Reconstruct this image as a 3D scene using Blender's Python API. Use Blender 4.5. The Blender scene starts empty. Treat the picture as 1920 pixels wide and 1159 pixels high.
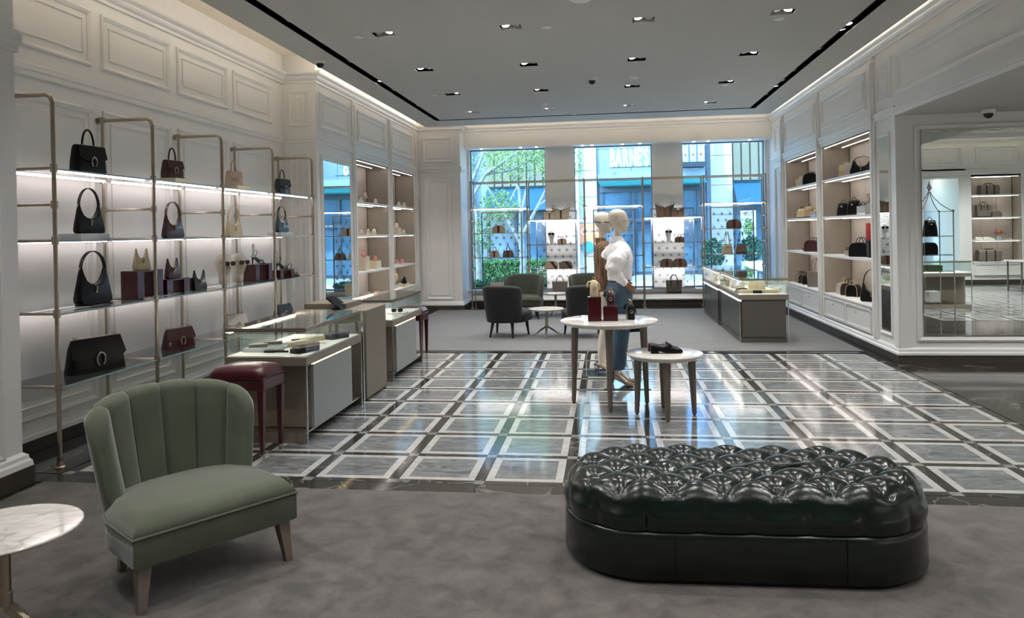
import bpy, bmesh, math, random
from mathutils import Vector, Matrix
from math import pi, sin, cos, radians as R
random.seed(4)
S = bpy.context.scene
COL = S.collection

# ------------------------------------------------------------------ camera
CH = 1.65
def set_camera():
    f, yaw, pit, rol = 1384.72, 0.128669, -0.003498, -0.019998
    fw = Vector((-sin(yaw)*cos(pit), cos(yaw)*cos(pit), sin(pit)))
    r = Vector((cos(yaw), sin(yaw), 0)); u = r.cross(fw)
    r2 = r*cos(rol)+u*sin(rol); u2 = -r*sin(rol)+u*cos(rol)
    cd = bpy.data.cameras.new('camera'); c = bpy.data.objects.new('camera', cd); COL.objects.link(c)
    m = Matrix((r2, u2, -fw)).transposed().to_4x4(); m.translation = (0, 0, CH); c.matrix_world = m
    cd.sensor_width = 36; cd.lens = f/1920*36; cd.shift_y = -(579.5-439)/1920
    cd.clip_start = .05; cd.clip_end = 300
    S.camera = c
set_camera()

# ------------------------------------------------------------------ world, sun, exposure
w = bpy.data.worlds.new('sky'); S.world = w; w.use_nodes = True
nt = w.node_tree; nt.nodes.clear()
bg = nt.nodes.new('ShaderNodeBackground'); wo = nt.nodes.new('ShaderNodeOutputWorld')
sk = nt.nodes.new('ShaderNodeTexSky'); sk.sky_type = 'NISHITA'; sk.sun_disc = False
sk.sun_elevation = R(52); sk.sun_rotation = R(200); sk.altitude = 50; sk.ozone_density = 2.0
nt.links.new(sk.outputs[0], bg.inputs[0]); bg.inputs[1].default_value = 0.95
nt.links.new(bg.outputs[0], wo.inputs[0])
sl = bpy.data.lights.new('sun', 'SUN'); sl.energy = 4.2; sl.angle = R(1); sl.color = (1, .95, .88)
so = bpy.data.objects.new('sun', sl); COL.objects.link(so)
so.rotation_euler = Vector((.55, .75, -1.25)).to_track_quat('-Z', 'Y').to_euler()
S.view_settings.view_transform = 'Standard'; S.view_settings.look = 'None'
S.view_settings.gamma = 1; S.view_settings.use_curve_mapping = False
S.view_settings.exposure = 0.95

def lamp(kind, name, loc, rot=(0, 0, 0), **k):
    l = bpy.data.lights.new(name, kind)
    for a, v in k.items(): setattr(l, a, v)
    o = bpy.data.objects.new(name, l); o.location = loc; o.rotation_euler = rot; COL.objects.link(o); return o
WARM = (1, .9, .78); NEUT = (1, .98, .96)
# ceiling downlights (the visible grid and the rows of it behind the camera)
LX = [-2.435, -1.005, .425, 1.857]; LY = [8.02, 9.865, 11.70, 13.55]
SPOTW = 62
for x in LX:
    for y in LY + [6.17, 4.33, 2.49, .65, -1.2]:
        lamp('SPOT', 'downlight_beam', (x, y, 3.86), energy=SPOTW*(1.25 if y > 6.5 else .6), spot_size=R(105), spot_blend=.9, shadow_soft_size=.05, color=NEUT)
# lamps inside the black perimeter slots, aimed at the walls
for y in [1, 3, 5, 7, 9, 11, 13]:
    lamp('SPOT', 'slot_beam', (-3.3, y, 3.86), (0, R(-30), 0), energy=55, spot_size=R(80), spot_blend=.8, shadow_soft_size=.04, color=NEUT)
    lamp('SPOT', 'slot_beam', (2.75, y, 3.86), (0, R(25), 0), energy=50, spot_size=R(80), spot_blend=.8, shadow_soft_size=.04, color=NEUT)
# downlights of the neighbouring hall seen in the mirror
for x in (6.2, 8.0, 9.8):
    for y in (-1.2, 1.2, 3.8, 6.4):
        lamp('SPOT', 'downlight_beam', (x, y, 3.86), energy=230, spot_size=R(120), spot_blend=.9, shadow_soft_size=.05, color=NEUT)
for x, y in ((4.21, 7.6), (4.21, 5), (4.21, 2)):
    lamp('SPOT', 'downlight_beam', (x, y, 2.91), energy=60, spot_size=R(120), spot_blend=.9, shadow_soft_size=.05, color=NEUT)

# ------------------------------------------------------------------ materials
def lin(c):
    return tuple(((v/12.92) if v <= .04045 else ((v+.055)/1.055)**2.4) for v in c)
def hx(h):
    return lin(tuple(int(h[i:i+2], 16)/255 for i in (0, 2, 4)))
class NT:
    def __init__(s, name):
        s.m = bpy.data.materials.new(name); s.m.use_nodes = True; s.t = s.m.node_tree
        s.b = s.t.nodes['Principled BSDF']; s.o = s.t.nodes['Material Output']
    def n(s, ty, **k):
        x = s.t.nodes.new(ty)
        for a, v in k.items():
            if a.startswith('i_'):
                kk = a[2:]; x.inputs[int(kk) if kk.isdigit() else kk.replace('_', ' ')].default_value = v
            else: setattr(x, a, v)
        return x
    def l(s, a, b): s.t.links.new(a, b)
    def coord(s, kind='Object', scale=(1, 1, 1), rot=(0, 0, 0), rnd=False):
        tc = s.n('ShaderNodeTexCoord'); mp = s.n('ShaderNodeMapping'); mp.inputs['Scale'].default_value = scale; mp.inputs['Rotation'].default_value = rot
        s.l(tc.outputs[kind], mp.inputs[0])
        if rnd:
            oi = s.n('ShaderNodeObjectInfo'); ml = s.n('ShaderNodeMath', operation='MULTIPLY', i_1=37.); cx = s.n('ShaderNodeCombineXYZ')
            s.l(oi.outputs['Random'], ml.inputs[0])
            for i in range(3): s.l(ml.outputs[0], cx.inputs[i])
            s.l(cx.outputs[0], mp.inputs['Location'])
        return mp.outputs[0]
    def ramp(s, fac, stops):
        r = s.n('ShaderNodeValToRGB'); e = r.color_ramp.elements
        while len(e) < len(stops): e.new(.5)
        for i, (p, c) in enumerate(stops): e[i].position = p; e[i].color = (*c, 1)
        s.l(fac, r.inputs[0]); return r.outputs[0]
    def noise(s, co, scale, det=4, rough=.5, dist=0):
        x = s.n('ShaderNodeTexNoise'); x.inputs['Scale'].default_value = scale; x.inputs['Detail'].default_value = det
        x.inputs['Roughness'].default_value = rough; x.inputs['Distortion'].default_value = dist; s.l(co, x.inputs['Vector']); return x.outputs['Fac']
    def bump(s, h, st, dist=.01):
        b = s.n('ShaderNodeBump'); b.inputs['Strength'].default_value = st; b.inputs['Distance'].default_value = dist
        s.l(h, b.inputs['Height']); s.l(b.outputs[0], s.b.inputs['Normal'])
    def set(s, **k):
        for a, v in k.items(): s.b.inputs[a.replace('_', ' ')].default_value = v
        return s
_M = {}
def plain(name, h, rough=.5, metal=0, var=.06, nscale=6, bump=0, bscale=60, **k):
    if name in _M: return _M[name]
    c = hx(h) if isinstance(h, str) else h
    a = NT(name); a.set(Roughness=rough, Metallic=metal, **k)
    co = a.coord()
    f = a.noise(co, nscale)
    a.l(a.ramp(f, [(.3, tuple(v*(1-var) for v in c)), (.7, tuple(min(1, v*(1+var)) for v in c))]), a.b.inputs['Base Color'])
    if bump: a.bump(a.noise(co, bscale, 3), bump)
    _M[name] = a.m; return a.m
def emit(name, h, st):
    if name in _M: return _M[name]
    a = NT(name); a.set(Emission_Strength=st); a.b.inputs['Emission Color'].default_value = (*hx(h), 1); a.b.inputs['Base Color'].default_value = (*hx(h), 1)
    _M[name] = a.m; return a.m
def archglass(name, tint, refl=1.0):
    a = NT(name); t = a.t; t.nodes.remove(a.b)
    tr = a.n('ShaderNodeBsdfTransparent'); tr.inputs[0].default_value = (*tint, 1)
    gl = a.n('ShaderNodeBsdfGlossy'); gl.inputs['Roughness'].default_value = .02; gl.inputs[0].default_value = (refl, refl, refl, 1)
    ge = a.n('ShaderNodeNewGeometry'); dt = a.n('ShaderNodeVectorMath', operation='DOT_PRODUCT'); mx = a.n('ShaderNodeMixShader')
    a.l(ge.outputs['Normal'], dt.inputs[0]); a.l(ge.outputs['Incoming'], dt.inputs[1])
    ab = a.n('ShaderNodeMath', operation='ABSOLUTE'); sb = a.n('ShaderNodeMath', operation='SUBTRACT', i_0=1.); pw = a.n('ShaderNodeMath', operation='POWER', i_1=5.); ma = a.n('ShaderNodeMath', operation='MULTIPLY_ADD', i_1=.9, i_2=.035)
    a.l(dt.outputs['Value'], ab.inputs[0]); a.l(ab.outputs[0], sb.inputs[1]); a.l(sb.outputs[0], pw.inputs[0]); a.l(pw.outputs[0], ma.inputs[0])
    a.l(ma.outputs[0], mx.inputs[0]); a.l(tr.outputs[0], mx.inputs[1]); a.l(gl.outputs[0], mx.inputs[2]); a.l(mx.outputs[0], a.o.inputs[0])
    _M[name] = a.m; return a.m
PAINT = plain('painted_panelling', 'e9e9e7', .40, var=.015, nscale=3)
CEIL = plain('ceiling_paint', 'c4c3bf', .9, var=.01)
BLACK = plain('matt_black', '0a0a0b', .5, var=.1)
COVEW = plain('cove_paint', 'efe6d6', .8, var=.01)
METAL = plain('champagne_metal', 'b5aa99', .3, 1, var=.05, nscale=30)
CHROME = plain('polished_chrome', 'd8d6d2', .16, 1, var=.01)
MIRROR = plain('mirror_silver', 'dfe6e4', .005, 1, var=0)
BRUSH = plain('brushed_bronze', '75706a', .38, .7, var=.02, nscale=5)
SATIN = plain('satin_bronze', '8f867b', .42, .35, var=.03, nscale=6)
DKSTEEL = plain('dark_brushed_steel', '605f5d', .38, .7, var=.08, nscale=12)
GOLD = plain('gold_hardware', 'd8b983', .25, 1, var=.05)
SILVER = plain('aged_silver', 'b9b2a4', .3, 1, var=.1, nscale=90)
NICHE = plain('taupe_fabric_panel', '9a9186', .8, var=.04, nscale=40, bump=.1, bscale=250)
NICHEB = plain('pale_niche_back', 'bdb2a8', .7, var=.03)
TAUPE = plain('taupe_leather', '7b7264', .55, var=.05, nscale=20, bump=.05, bscale=200)
GREYLAQ = plain('grey_lacquer', '8f9390', .4, var=.02)
CREAM = plain('cream_lining', 'e5dfd6', .8, var=.02)
BLOCK = plain('beige_block', 'd9ccb0', .5, var=.03)
ACRYL = plain('clear_acrylic_block', 'e8ecec', .06, var=.01, Transmission_Weight=.6, IOR=1.3)
BURG = plain('burgundy_lacquer', '430c14', .22, var=.1, Coat_Weight=.1)
BURGL = plain('burgundy_leather', '440c14', .28, var=.08, nscale=9, bump=.06, bscale=180, Coat_Weight=.25)
BLACKL = plain('black_leather', '08090b', .36, var=.2, bump=.06, bscale=160, Specular_IOR_Level=.25)
TEALL = plain('blackish_teal_leather', '14222a', .22, var=.3, bump=.05, bscale=100, Coat_Weight=.5)
REDL = plain('deep_red_leather', '3a0b16', .28, var=.12, bump=.05, bscale=150, Coat_Weight=.3)
CREAML = plain('cream_leather', 'cbbb98', .45, var=.05, bump=.05, bscale=150)
PINKL = plain('dusty_beige_leather', 'c3ac9c', .45, var=.06, bump=.05, bscale=150)
WHITEL = plain('greyish_white_leather', 'c5bcb4', .45, var=.06)
TAN = plain('tan_leather', '8a4a28', .45, var=.1)
BROWNL = plain('dark_brown_leather', '33201a', .4, var=.1)
GREENV = plain('sage_velvet', '545a49', .9, var=.12, nscale=5, bump=.05, bscale=300, Sheen_Weight=.6, Sheen_Roughness=.4)
GREENL = plain('bottle_green_leather', '0a1712', .2, var=.15, nscale=5, bump=.08, bscale=140, Coat_Weight=.3, Coat_Roughness=.2)
DKVELV = plain('dark_green_velvet', '060b0c', .75, var=.2, Sheen_Weight=.06)
OLIVEV = plain('grey_green_velvet', '333829', .85, var=.12, Sheen_Weight=.1)
LEGW = plain('taupe_stained_legs', '72675c', .4, var=.08, nscale=20)
LEGB = plain('black_legs', '141312', .4, var=.1)
WHITE = plain('white_plastic', 'e9e8e4', .5, var=.02)
MANN = plain('mannequin_ivory', 'd8cfbf', .55, var=.02)
WOODH = plain('wooden_hand', '9a6b48', .5, var=.1, nscale=30)
SHIRT = plain('white_cotton', 'e9e7e8', .85, var=.02, bump=.15, bscale=30)
PINK = plain('pink_suede', 'd88f8f', .7, var=.06)
OFFW = plain('off_white_leather', 'e3ddd0', .5, var=.03)
GUM = plain('cream_rubber', 'd8c9a8', .6, var=.04)
CASEFILL = emit('case_fill_strip', 'fff0e4', 12)
LEDC = emit('cove_led', 'fff2e2', 12)
LAMPE = emit('lamp_lens', 'fff6ea', 14)
GLASS = archglass('case_glass', (.93, .97, .96))
WINGL = archglass('tinted_window_glass', (.68, .87, .96), .8)
SHELFG = archglass('shelf_glass', (.60, .63, .63), 1.)
EDGEG = plain('glass_edge', '8fb0b4', .15, var=.05)
LENS = plain('dark_lens', '08090a', .08, var=0)
SKIRT = plain('bronze_skirting', '4f4842', .35, .3, var=.1, nscale=8)
FACE = plain('lattice_grey', '63676c', .45, .3, var=.03)

def stone(name, a1, a2, vein, rough, sc=(1, 1, 1), rot=0, veins=.0, rnd=True, streak=7):
    a = NT(name); a.set(Roughness=rough, Specular_IOR_Level=.42)
    co = a.coord('Object', sc, (0, 0, rot), rnd)
    f = a.noise(co, streak, 6, .6, 1.6)
    base = a.ramp(f, [(.32, hx(a1)), (.68, hx(a2))])
    co2 = a.coord('Object', (1, 1, 1), (0, 0, .6), rnd)
    v = a.n('ShaderNodeTexNoise'); v.inputs['Scale'].default_value = 1.7; v.inputs['Detail'].default_value = 5; v.inputs['Distortion'].default_value = .6
    a.l(co2, v.inputs['Vector'])
    s1 = a.n('ShaderNodeMath', operation='SUBTRACT', i_1=.5); a.l(v.outputs['Fac'], s1.inputs[0])
    s2 = a.n('ShaderNodeMath', operation='ABSOLUTE'); a.l(s1.outputs[0], s2.inputs[0])
    vf = a.ramp(s2.outputs[0], [(0, (veins,)*3), (.012, (0, 0, 0))])
    mx = a.n('ShaderNodeMix', data_type='RGBA'); a.l(vf, mx.inputs[0]); a.l(base, mx.inputs[6]); mx.inputs[7].default_value = (*hx(vein), 1)
    a.l(mx.outputs[2], a.b.inputs['Base Color'])
    _M[name] = a.m; return a.m
GREYM = stone('grey_streaked_marble', '4c4f50', '838687', 'a8a8a6', .085, (1, 4.5, 1), .6, .25, streak=4)
WHITEM = stone('white_border_marble', 'a09f9c', 'b6b5b2', '868684', .085, veins=.2)
DARKM = stone('dark_stone', '2b2927', '393633', 'a5a29c', .085, veins=.35)
MIDM = stone('crossing_stone', '6f6e6d', '82817f', 'a9a6a0', .08, veins=.2)
DARKF = stone('dark_floor_stone', '2a2928', '363432', '8f8c86', .1, veins=.35, rnd=False, streak=3)
TABLEM = stone('white_table_marble', 'bfbab2', 'dcd8d2', '8f8d8a', .07, (1, 2.5, 1), .4, .5, streak=5)

def carpet(name, c1, c2, sc=(1, 1, 1)):
    a = NT(name); a.set(Roughness=1, Sheen_Weight=.3)
    co = a.coord('Object')
    f = a.noise(a.coord('Object', sc), 6.5, 6, .66, .4); c = a.ramp(f, [(.36, hx(c1)), (.64, hx(c2))])
    a.l(c, a.b.inputs['Base Color']); a.bump(a.noise(co, 420, 2), .5, .004)
    return a.m
CARPET = carpet('brown_grey_carpet', '3d3936', '605a55')
CARPETG = carpet('grey_carpet', '4a4b4d', '666665', (.35, 2.6, 1))

def canvas(name, c1, c2, scale=130, rough=.6):
    a = NT(name); a.set(Roughness=rough)
    co = a.coord('Object', (1, 1, 1), (0, R(45), 0))
    ck = a.n('ShaderNodeTexChecker'); ck.inputs['Scale'].default_value = scale; a.l(co, ck.inputs[0])
    ck.inputs[1].default_value = (*hx(c1), 1); ck.inputs[2].default_value = (*hx(c2), 1)
    a.l(ck.outputs[0], a.b.inputs['Base Color']); return a.m
CANVB = canvas('brown_pattern_canvas', '8d7a66', '5c4e43')
CANVC = canvas('cream_pattern_canvas', 'cbbca2', 'b9a88c')
CANVG = canvas('grey_pattern_canvas', '837b70', '6a635b')
CHECKB = canvas('brown_check_cloth', '8a6c50', '503a2b', 42, .9)
STRIPE = plain('dark_red_stripe', '551a1c', .7, var=.05)

def denim():
    a = NT('blue_denim'); a.set(Roughness=.9)
    f = a.noise(a.coord('Object', (1, 1, .3)), 9, 5, .6); a.l(a.ramp(f, [(.3, hx('2e4250')), (.75, hx('4c6675'))]), a.b.inputs['Base Color'])
    a.bump(a.noise(a.coord(), 300, 2), .2, .003); return a.m
DENIM = denim()

# ------------------------------------------------------------------ mesh helpers
_N = {}
def link(o): COL.objects.link(o); return o
class MB:
    def __init__(s): s.v = []; s.f = []
    def add(s, vs, fs):
        k = len(s.v); s.v += [tuple(p) for p in vs]; s.f += [tuple(i+k for i in f) for f in fs]; return s
    def box(s, x0, y0, z0, x1, y1, z1):
        return s.add([(x0, y0, z0), (x1, y0, z0), (x1, y1, z0), (x0, y1, z0), (x0, y0, z1), (x1, y0, z1), (x1, y1, z1), (x0, y1, z1)],
                     [(3, 2, 1, 0), (4, 5, 6, 7), (0, 1, 5, 4), (1, 2, 6, 5), (2, 3, 7, 6), (3, 0, 4, 7)])
    def bc(s, cx, cy, cz, sx, sy, sz):
        return s.box(cx-sx/2, cy-sy/2, cz-sz/2, cx+sx/2, cy+sy/2, cz+sz/2)
    def loft(s, rings, cap=True, closed=False):
        n = len(rings[0]); vs = [p for r in rings for p in r]; fs = []
        m = len(rings)
        for i in range(m if closed else m-1):
            for j in range(n):
                a = i*n+j; b = i*n+(j+1) % n; c = ((i+1) % m)*n+(j+1) % n; d = ((i+1) % m)*n+j
                fs.append((a, b, c, d))
        if cap and not closed: fs += [tuple(range(n-1, -1, -1)), tuple(range((m-1)*n, m*n))]
        return s.add(vs, fs)
    def cyl(s, p, q, r0, r1=None, n=12):
        r1 = r0 if r1 is None else r1
        return s.tube([p, q], [r0, r1], n)
    def tube(s, path, r, n=8, closed=False, sq=False):
        P = [Vector(p) for p in path]; m = len(P)
        rr = r if isinstance(r, (list, tuple)) else [r]*m
        ref = Vector((0, 0, 1)); rings = []; pt = None; u = None
        for i in range(m):
            t = (P[(i+1) % m]-P[i-1]) if closed else (P[min(i+1, m-1)]-P[max(i-1, 0)])
            t.normalize()
            if u is None:
                ref = Vector((0, 0, 1)) if abs(t.z) < .9 else Vector((1, 0, 0))
                u = t.cross(ref).normalized()
            else:
                u = (u-t*u.dot(t)).normalized()
            v = t.cross(u)
            off = pi/n if sq else 0
            rings.append([P[i]+(u*cos(2*pi*k/n+off)+v*sin(2*pi*k/n+off))*rr[i] for k in range(n)])
        return s.loft(rings, closed=closed)
    def lathe(s, prof, cx=0, cy=0, n=24):
        rings = [[(cx+r*cos(2*pi*k/n), cy+r*sin(2*pi*k/n), z) for k in range(n)] for r, z in prof]
        return s.loft(rings)
    def prism(s, pts, a, b, plane='xz'):
        f = {'xz': lambda u, v, w: (u, w, v), 'yz': lambda u, v, w: (w, u, v), 'xy': lambda u, v, w: (u, v, w)}[plane]
        return s.loft([[f(u, v, a) for u, v in pts], [f(u, v, b) for u, v in pts]])
    def ell(s, c, r, n=14, m=8):
        rings = []
        for i in range(1, m):
            t = pi*i/m-pi/2
            rings.append([(c[0]+r[0]*cos(t)*cos(2*pi*k/n), c[1]+r[1]*cos(t)*sin(2*pi*k/n), c[2]+r[2]*sin(t)) for k in range(n)])
        return s.loft(rings)
    def mesh(s, name, mat, smooth=None):
        me = bpy.data.meshes.new(name); me.from_pydata(s.v, [], s.f)
        bm = bmesh.new(); bm.from_mesh(me); bmesh.ops.recalc_face_normals(bm, faces=bm.faces); bm.to_mesh(me); bm.free()
        if mat: me.materials.append(mat)
        if smooth:
            me.shade_smooth(); me.set_sharp_from_angle(angle=R(smooth if smooth is not True else 40))
        return me
    def build(s, name, mat, parent=None, smooth=None, bev=0, sub=0, loc=None, rot=None, kind=None):
        o = bpy.data.objects.new(name, s.mesh(name, mat, smooth))
        COL.objects.link(o)
        if parent: o.parent = parent
        if loc is not None: o.location = loc
        if rot is not None: o.rotation_euler = rot
        if bev:
            b = o.modifiers.new('bevel', 'BEVEL'); b.width = bev; b.segments = 2; b.limit_method = 'ANGLE'; b.angle_limit = R(35)
        if sub:
            b = o.modifiers.new('sub', 'SUBSURF'); b.levels = sub; b.render_levels = sub
        if kind: o['kind'] = kind
        return o
def put(mesh, name, parent=None, loc=(0, 0, 0), rot=(0, 0, 0)):
    o = bpy.data.objects.new(name, mesh); COL.objects.link(o); o.parent = parent; o.location = loc; o.rotation_euler = rot; return o
def struct(name, mb, mat, smooth=None, bev=0):
    return mb.build(name, mat, smooth=smooth, bev=bev, kind='structure')
def tag(o, label, cat, group=None):
    o['label'] = label; o['category'] = cat
    if group: o['group'] = group
    return o
def thing(name, label, cat, loc=(0, 0, 0), rz=0, group=None):
    o = bpy.data.objects.new(name, None); COL.objects.link(o); o.location = loc; o.rotation_euler = (0, 0, rz); o.empty_display_size = .1
    return tag(o, label, cat, group)
_kids = None
def copy_tree(o, loc=None, rz=None, label=None, parent=None, group=None):
    c = o.copy(); COL.objects.link(c); c.parent = parent
    if loc is not None: c.location = loc
    if rz is not None: c.rotation_euler = (0, 0, rz)
    if label: c['label'] = label
    if group: c['group'] = group
    for ch in list(o.children): copy_tree(ch, parent=c)
    return c
def arc(c, r, a0, a1, n, plane='xz', k=0.):
    o = []
    for i in range(n+1):
        a = a0+(a1-a0)*i/n; u = c[0]+r*cos(a); v = c[1]+r*sin(a)
        o.append((u, k, v) if plane == 'xz' else (k, u, v) if plane == 'yz' else (u, v, k))
    return o
def sweep(mb, path, prof):
    """moulding: path of (x,y), prof of (out,z); outward is to the right of travel"""
    n = len(path); rings = []
    for i, (x, y) in enumerate(path):
        d = []
        if i: a = Vector((x-path[i-1][0], y-path[i-1][1])).normalized(); d.append(Vector((a.y, -a.x)))
        if i < n-1: a = Vector((path[i+1][0]-x, path[i+1][1]-y)).normalized(); d.append(Vector((a.y, -a.x)))
        m = d[0] if len(d) == 1 else (d[0]+d[1])/(1+d[0].dot(d[1]))
        rings.append([(x+m.x*o, y+m.y*o, z) for o, z in prof])
    return mb.loft(rings)
def frame(mb, ax, pos, sgn, u0, u1, z0, z1, wd=.05, d=.022):
    """raised picture-frame moulding with mitred corners on a wall plane; ax='x' plane x=pos (u=y) or 'y'"""
    prof = [(0, 0), (0, d*.6), (wd*.3, d), (wd*.6, d*.7), (wd, d*.25), (wd, 0)]
    cor = [(u0, z0, 1, 1), (u1, z0, -1, 1), (u1, z1, -1, -1), (u0, z1, 1, -1)]
    rings = []
    for u, z, su, sz in cor:
        rings.append([((pos+sgn*h, u+su*i, z+sz*i) if ax == 'x' else (u+su*i, pos+sgn*h, z+sz*i)) for i, h in prof])
    return mb.loft(rings, closed=True)
# ------------------------------------------------------------------ shell
Z1 = 4.19; ZC = 3.88
m = MB().box(-4.65, -4.1, 0, -4.5, 16.5, Z1)
m.box(-4.5, 9.914, 0, -4.02, 11.52, Z1).box(-4.5, 13.33, 0, -4.02, 13.50, Z1).box(-4.5, 15.2, 0, -4.02, 16.5, Z1)
m.box(-4.5, 11.52, 2.89, -4.02, 13.33, Z1).box(-4.5, 13.5, 2.89, -4.02, 15.2, Z1).box(-4.02, 15.435, 0, -3.08, 16.5, Z1)
WL = struct('wall_left', m, PAINT)
m = MB().box(3.41, 14.78, 0, 4.0, 16.5, Z1).box(3.41, 12.35, 0, 4.0, 12.58, Z1).box(3.41, 9.25, 0, 4.0, 10.17, Z1)
m.box(3.41, 10.17, 2.89, 4.0, 12.35, Z1).box(3.41, 12.58, 2.89, 4.0, 14.78, Z1).box(3.90, 10.17, 0, 4.0, 14.78, 2.89)
m.box(3.41, -4.1, 3.02, 3.56, 9.25, Z1)
WR = struct('wall_right', m, PAINT)
m = MB().box(-3.08, 15.9, 3.48, 3.41, 16.5, Z1).box(-3.08, 16.12, 0, 3.41, 16.5, .36).box(-3.08, 16.2, .36, -3.02, 16.5, 3.48)
m.box(-1.335, 16.2, .36, -.70, 16.5, 3.48).box(.98, 16.2, .36, 1.625, 16.5, 3.48).box(3.33, 16.2, .36, 3.41, 16.5, 3.48)
WB = struct('wall_back', m, PAINT)
m = MB().box(4.0, 9.25, 0, 12.6, 9.6, Z1)
struct('wall_far_right', m, PAINT)
# hall behind and to the right of the camera, seen in the mirrors
m = MB().box(-4.65, -4.25, 0, 5.05, -4.1, Z1).box(5.0, -4.1, 0, 5.05, -2.85, Z1)
m.box(5.05, -3.35, 0, 8.5, -2.85, Z1).box(8.5, -3.35, 2.86, 9.42, -2.85, Z1).box(9.42, -3.35, 0, 9.735, -2.85, Z1)
m.box(9.735, -3.35, 2.93, 10.99, -2.85, Z1).box(10.99, -3.35, 0, 12.6, -2.85, Z1).box(9.735, -3.4, 0, 10.99, -3.3, 2.93)
m.box(8.3, -5.2, 0, 8.5, -3.35, 3).box(9.42, -5.2, 0, 9.6, -3.35, 3).box(8.96, -5.2, 0, 9.42, -5.1, 3)
WREAR = struct('wall_rear', m, PAINT)
struct('wall_hall_right', MB().box(12.5, -3, 0, 12.65, 9.3, Z1), PAINT)
# near left pier with its cap and base
m = MB().box(-4.5, 2.3, 0, -3.96, 4.53, 3.8)
WP = struct('wall_near_left', m, PAINT)
sweep(mm := MB(), [(-4.5, 2.28), (-3.96, 2.28), (-3.96, 4.53), (-4.5, 4.53)][1:], [(0, 2.93), (.02, 2.93), (.02, 2.98), (.035, 3.0), (.035, 3.06), (0, 3.06)])
sweep(mm, [(-3.96, 2.28), (-3.96, 4.53), (-4.5, 4.53)], [(0, .125), (.045, .125), (.04, .16), (.028, .175), (.025, .2), (0, .22)])
mm.build('cap_moulding', PAINT, WP)
sweep(mm := MB(), [(-3.96, 2.28), (-3.96, 4.53), (-4.5, 4.53)], [(0, 0), (.05, 0), (.05, .125), (0, .125)])
struct('baseboard_near_left', mm, SKIRT)
tag(t := MB().box(-3.962, 2.6, .27, -3.955, 4.32, 2.75).build('pier_mirror', MIRROR), 'tall mirror on the white pier at the left edge beside the nearest rack', 'mirror')
frame(mm := MB(), 'x', -3.96, 1, 2.54, 4.38, .21, 2.81, .06, .02).build('mirror_frame', PAINT, t)

# ceilings
def slab(x0, x1, y0, y1, z0, z1, holes):
    xs = sorted({x0, x1} | {h[0] for h in holes} | {h[1] for h in holes}); ys = sorted({y0, y1} | {h[2] for h in holes} | {h[3] for h in holes})
    xs = [v for v in xs if x0 <= v <= x1]; ys = [v for v in ys if y0 <= v <= y1]
    mb = MB()
    for i in range(len(xs)-1):
        for j in range(len(ys)-1):
            cx = (xs[i]+xs[i+1])/2; cy = (ys[j]+ys[j+1])/2
            if any(h[0] < cx < h[1] and h[2] < cy < h[3] for h in holes): continue
            mb.box(xs[i], ys[j], z0, xs[i+1], ys[j+1], z1)
    return mb
DL = [(x, y) for x in LX for y in LY]
holes = [(x-.118, x+.118, y-.1, y+.1) for x, y in DL] + [(-3.35, -3.24, -3.5, 14.40), (2.69, 2.80, -3.5, 14.40), (-3.35, 2.80, 14.30, 14.40)]
mb = slab(-3.75, 3.23, -4.1, 15.18, ZC, ZC+.06, holes)
CL = struct('ceiling', mb, CEIL)
struct('ceiling_cove', MB().box(-4.65, -4.25, Z1, 4.0, 16.5, Z1+.1), COVEW)
m = MB().box(3.41, -4.1, 2.93, 5.08, 9.25, 3.02).box(5.0, -4.1, 3.0201, 5.08, 9.25, Z1)
struct('ceiling_passage', m, CEIL)
m = slab(5.08, 12.5, -2.55, 9.25, ZC, ZC+.06, [(8.2, 10.6, -1.72, -1.62), (9.28, 9.5, -.92, -.74)])
struct('ceiling_hall', m, CEIL)
struct('ceiling_hall_cove', MB().box(5.05, -5.3, Z1, 12.65, 9.6, Z1+.1).box(8.3, -5.2, 3, 9.6, -2.85, 3.1), COVEW)
def sh(mb, x0, x1, y0, y1, zt=4.02):   # open box above a hole
    t = .006
    mb.box(x0, y0, zt, x1, y1, zt+t).box(x0-t, y0, ZC+.004, x0, y1, zt).box(x1, y0, ZC+.004, x1+t, y1, zt)
    return mb.box(x0, y0-t, ZC+.004, x1, y0, zt).box(x0, y1, ZC+.004, x1, y1+t, zt)
m = MB(); sh(m, -3.35, -3.24, -3.5, 14.4); sh(m, 2.69, 2.80, -3.5, 14.4)
m.box(-3.24, 14.3, 4.0, 2.69, 14.4, 4.006).box(-3.24, 14.294, ZC+.004, 2.69, 14.3, 4.0).box(-3.24, 14.4, ZC+.004, 2.69, 14.406, 4.0)
m.box(8.2, -1.72, 4.0, 10.6, -1.62, 4.006).box(9.28, -.92, 4, 9.5, -.74, 4.006)
TS = struct('trim_1', m, BLACK)
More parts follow.
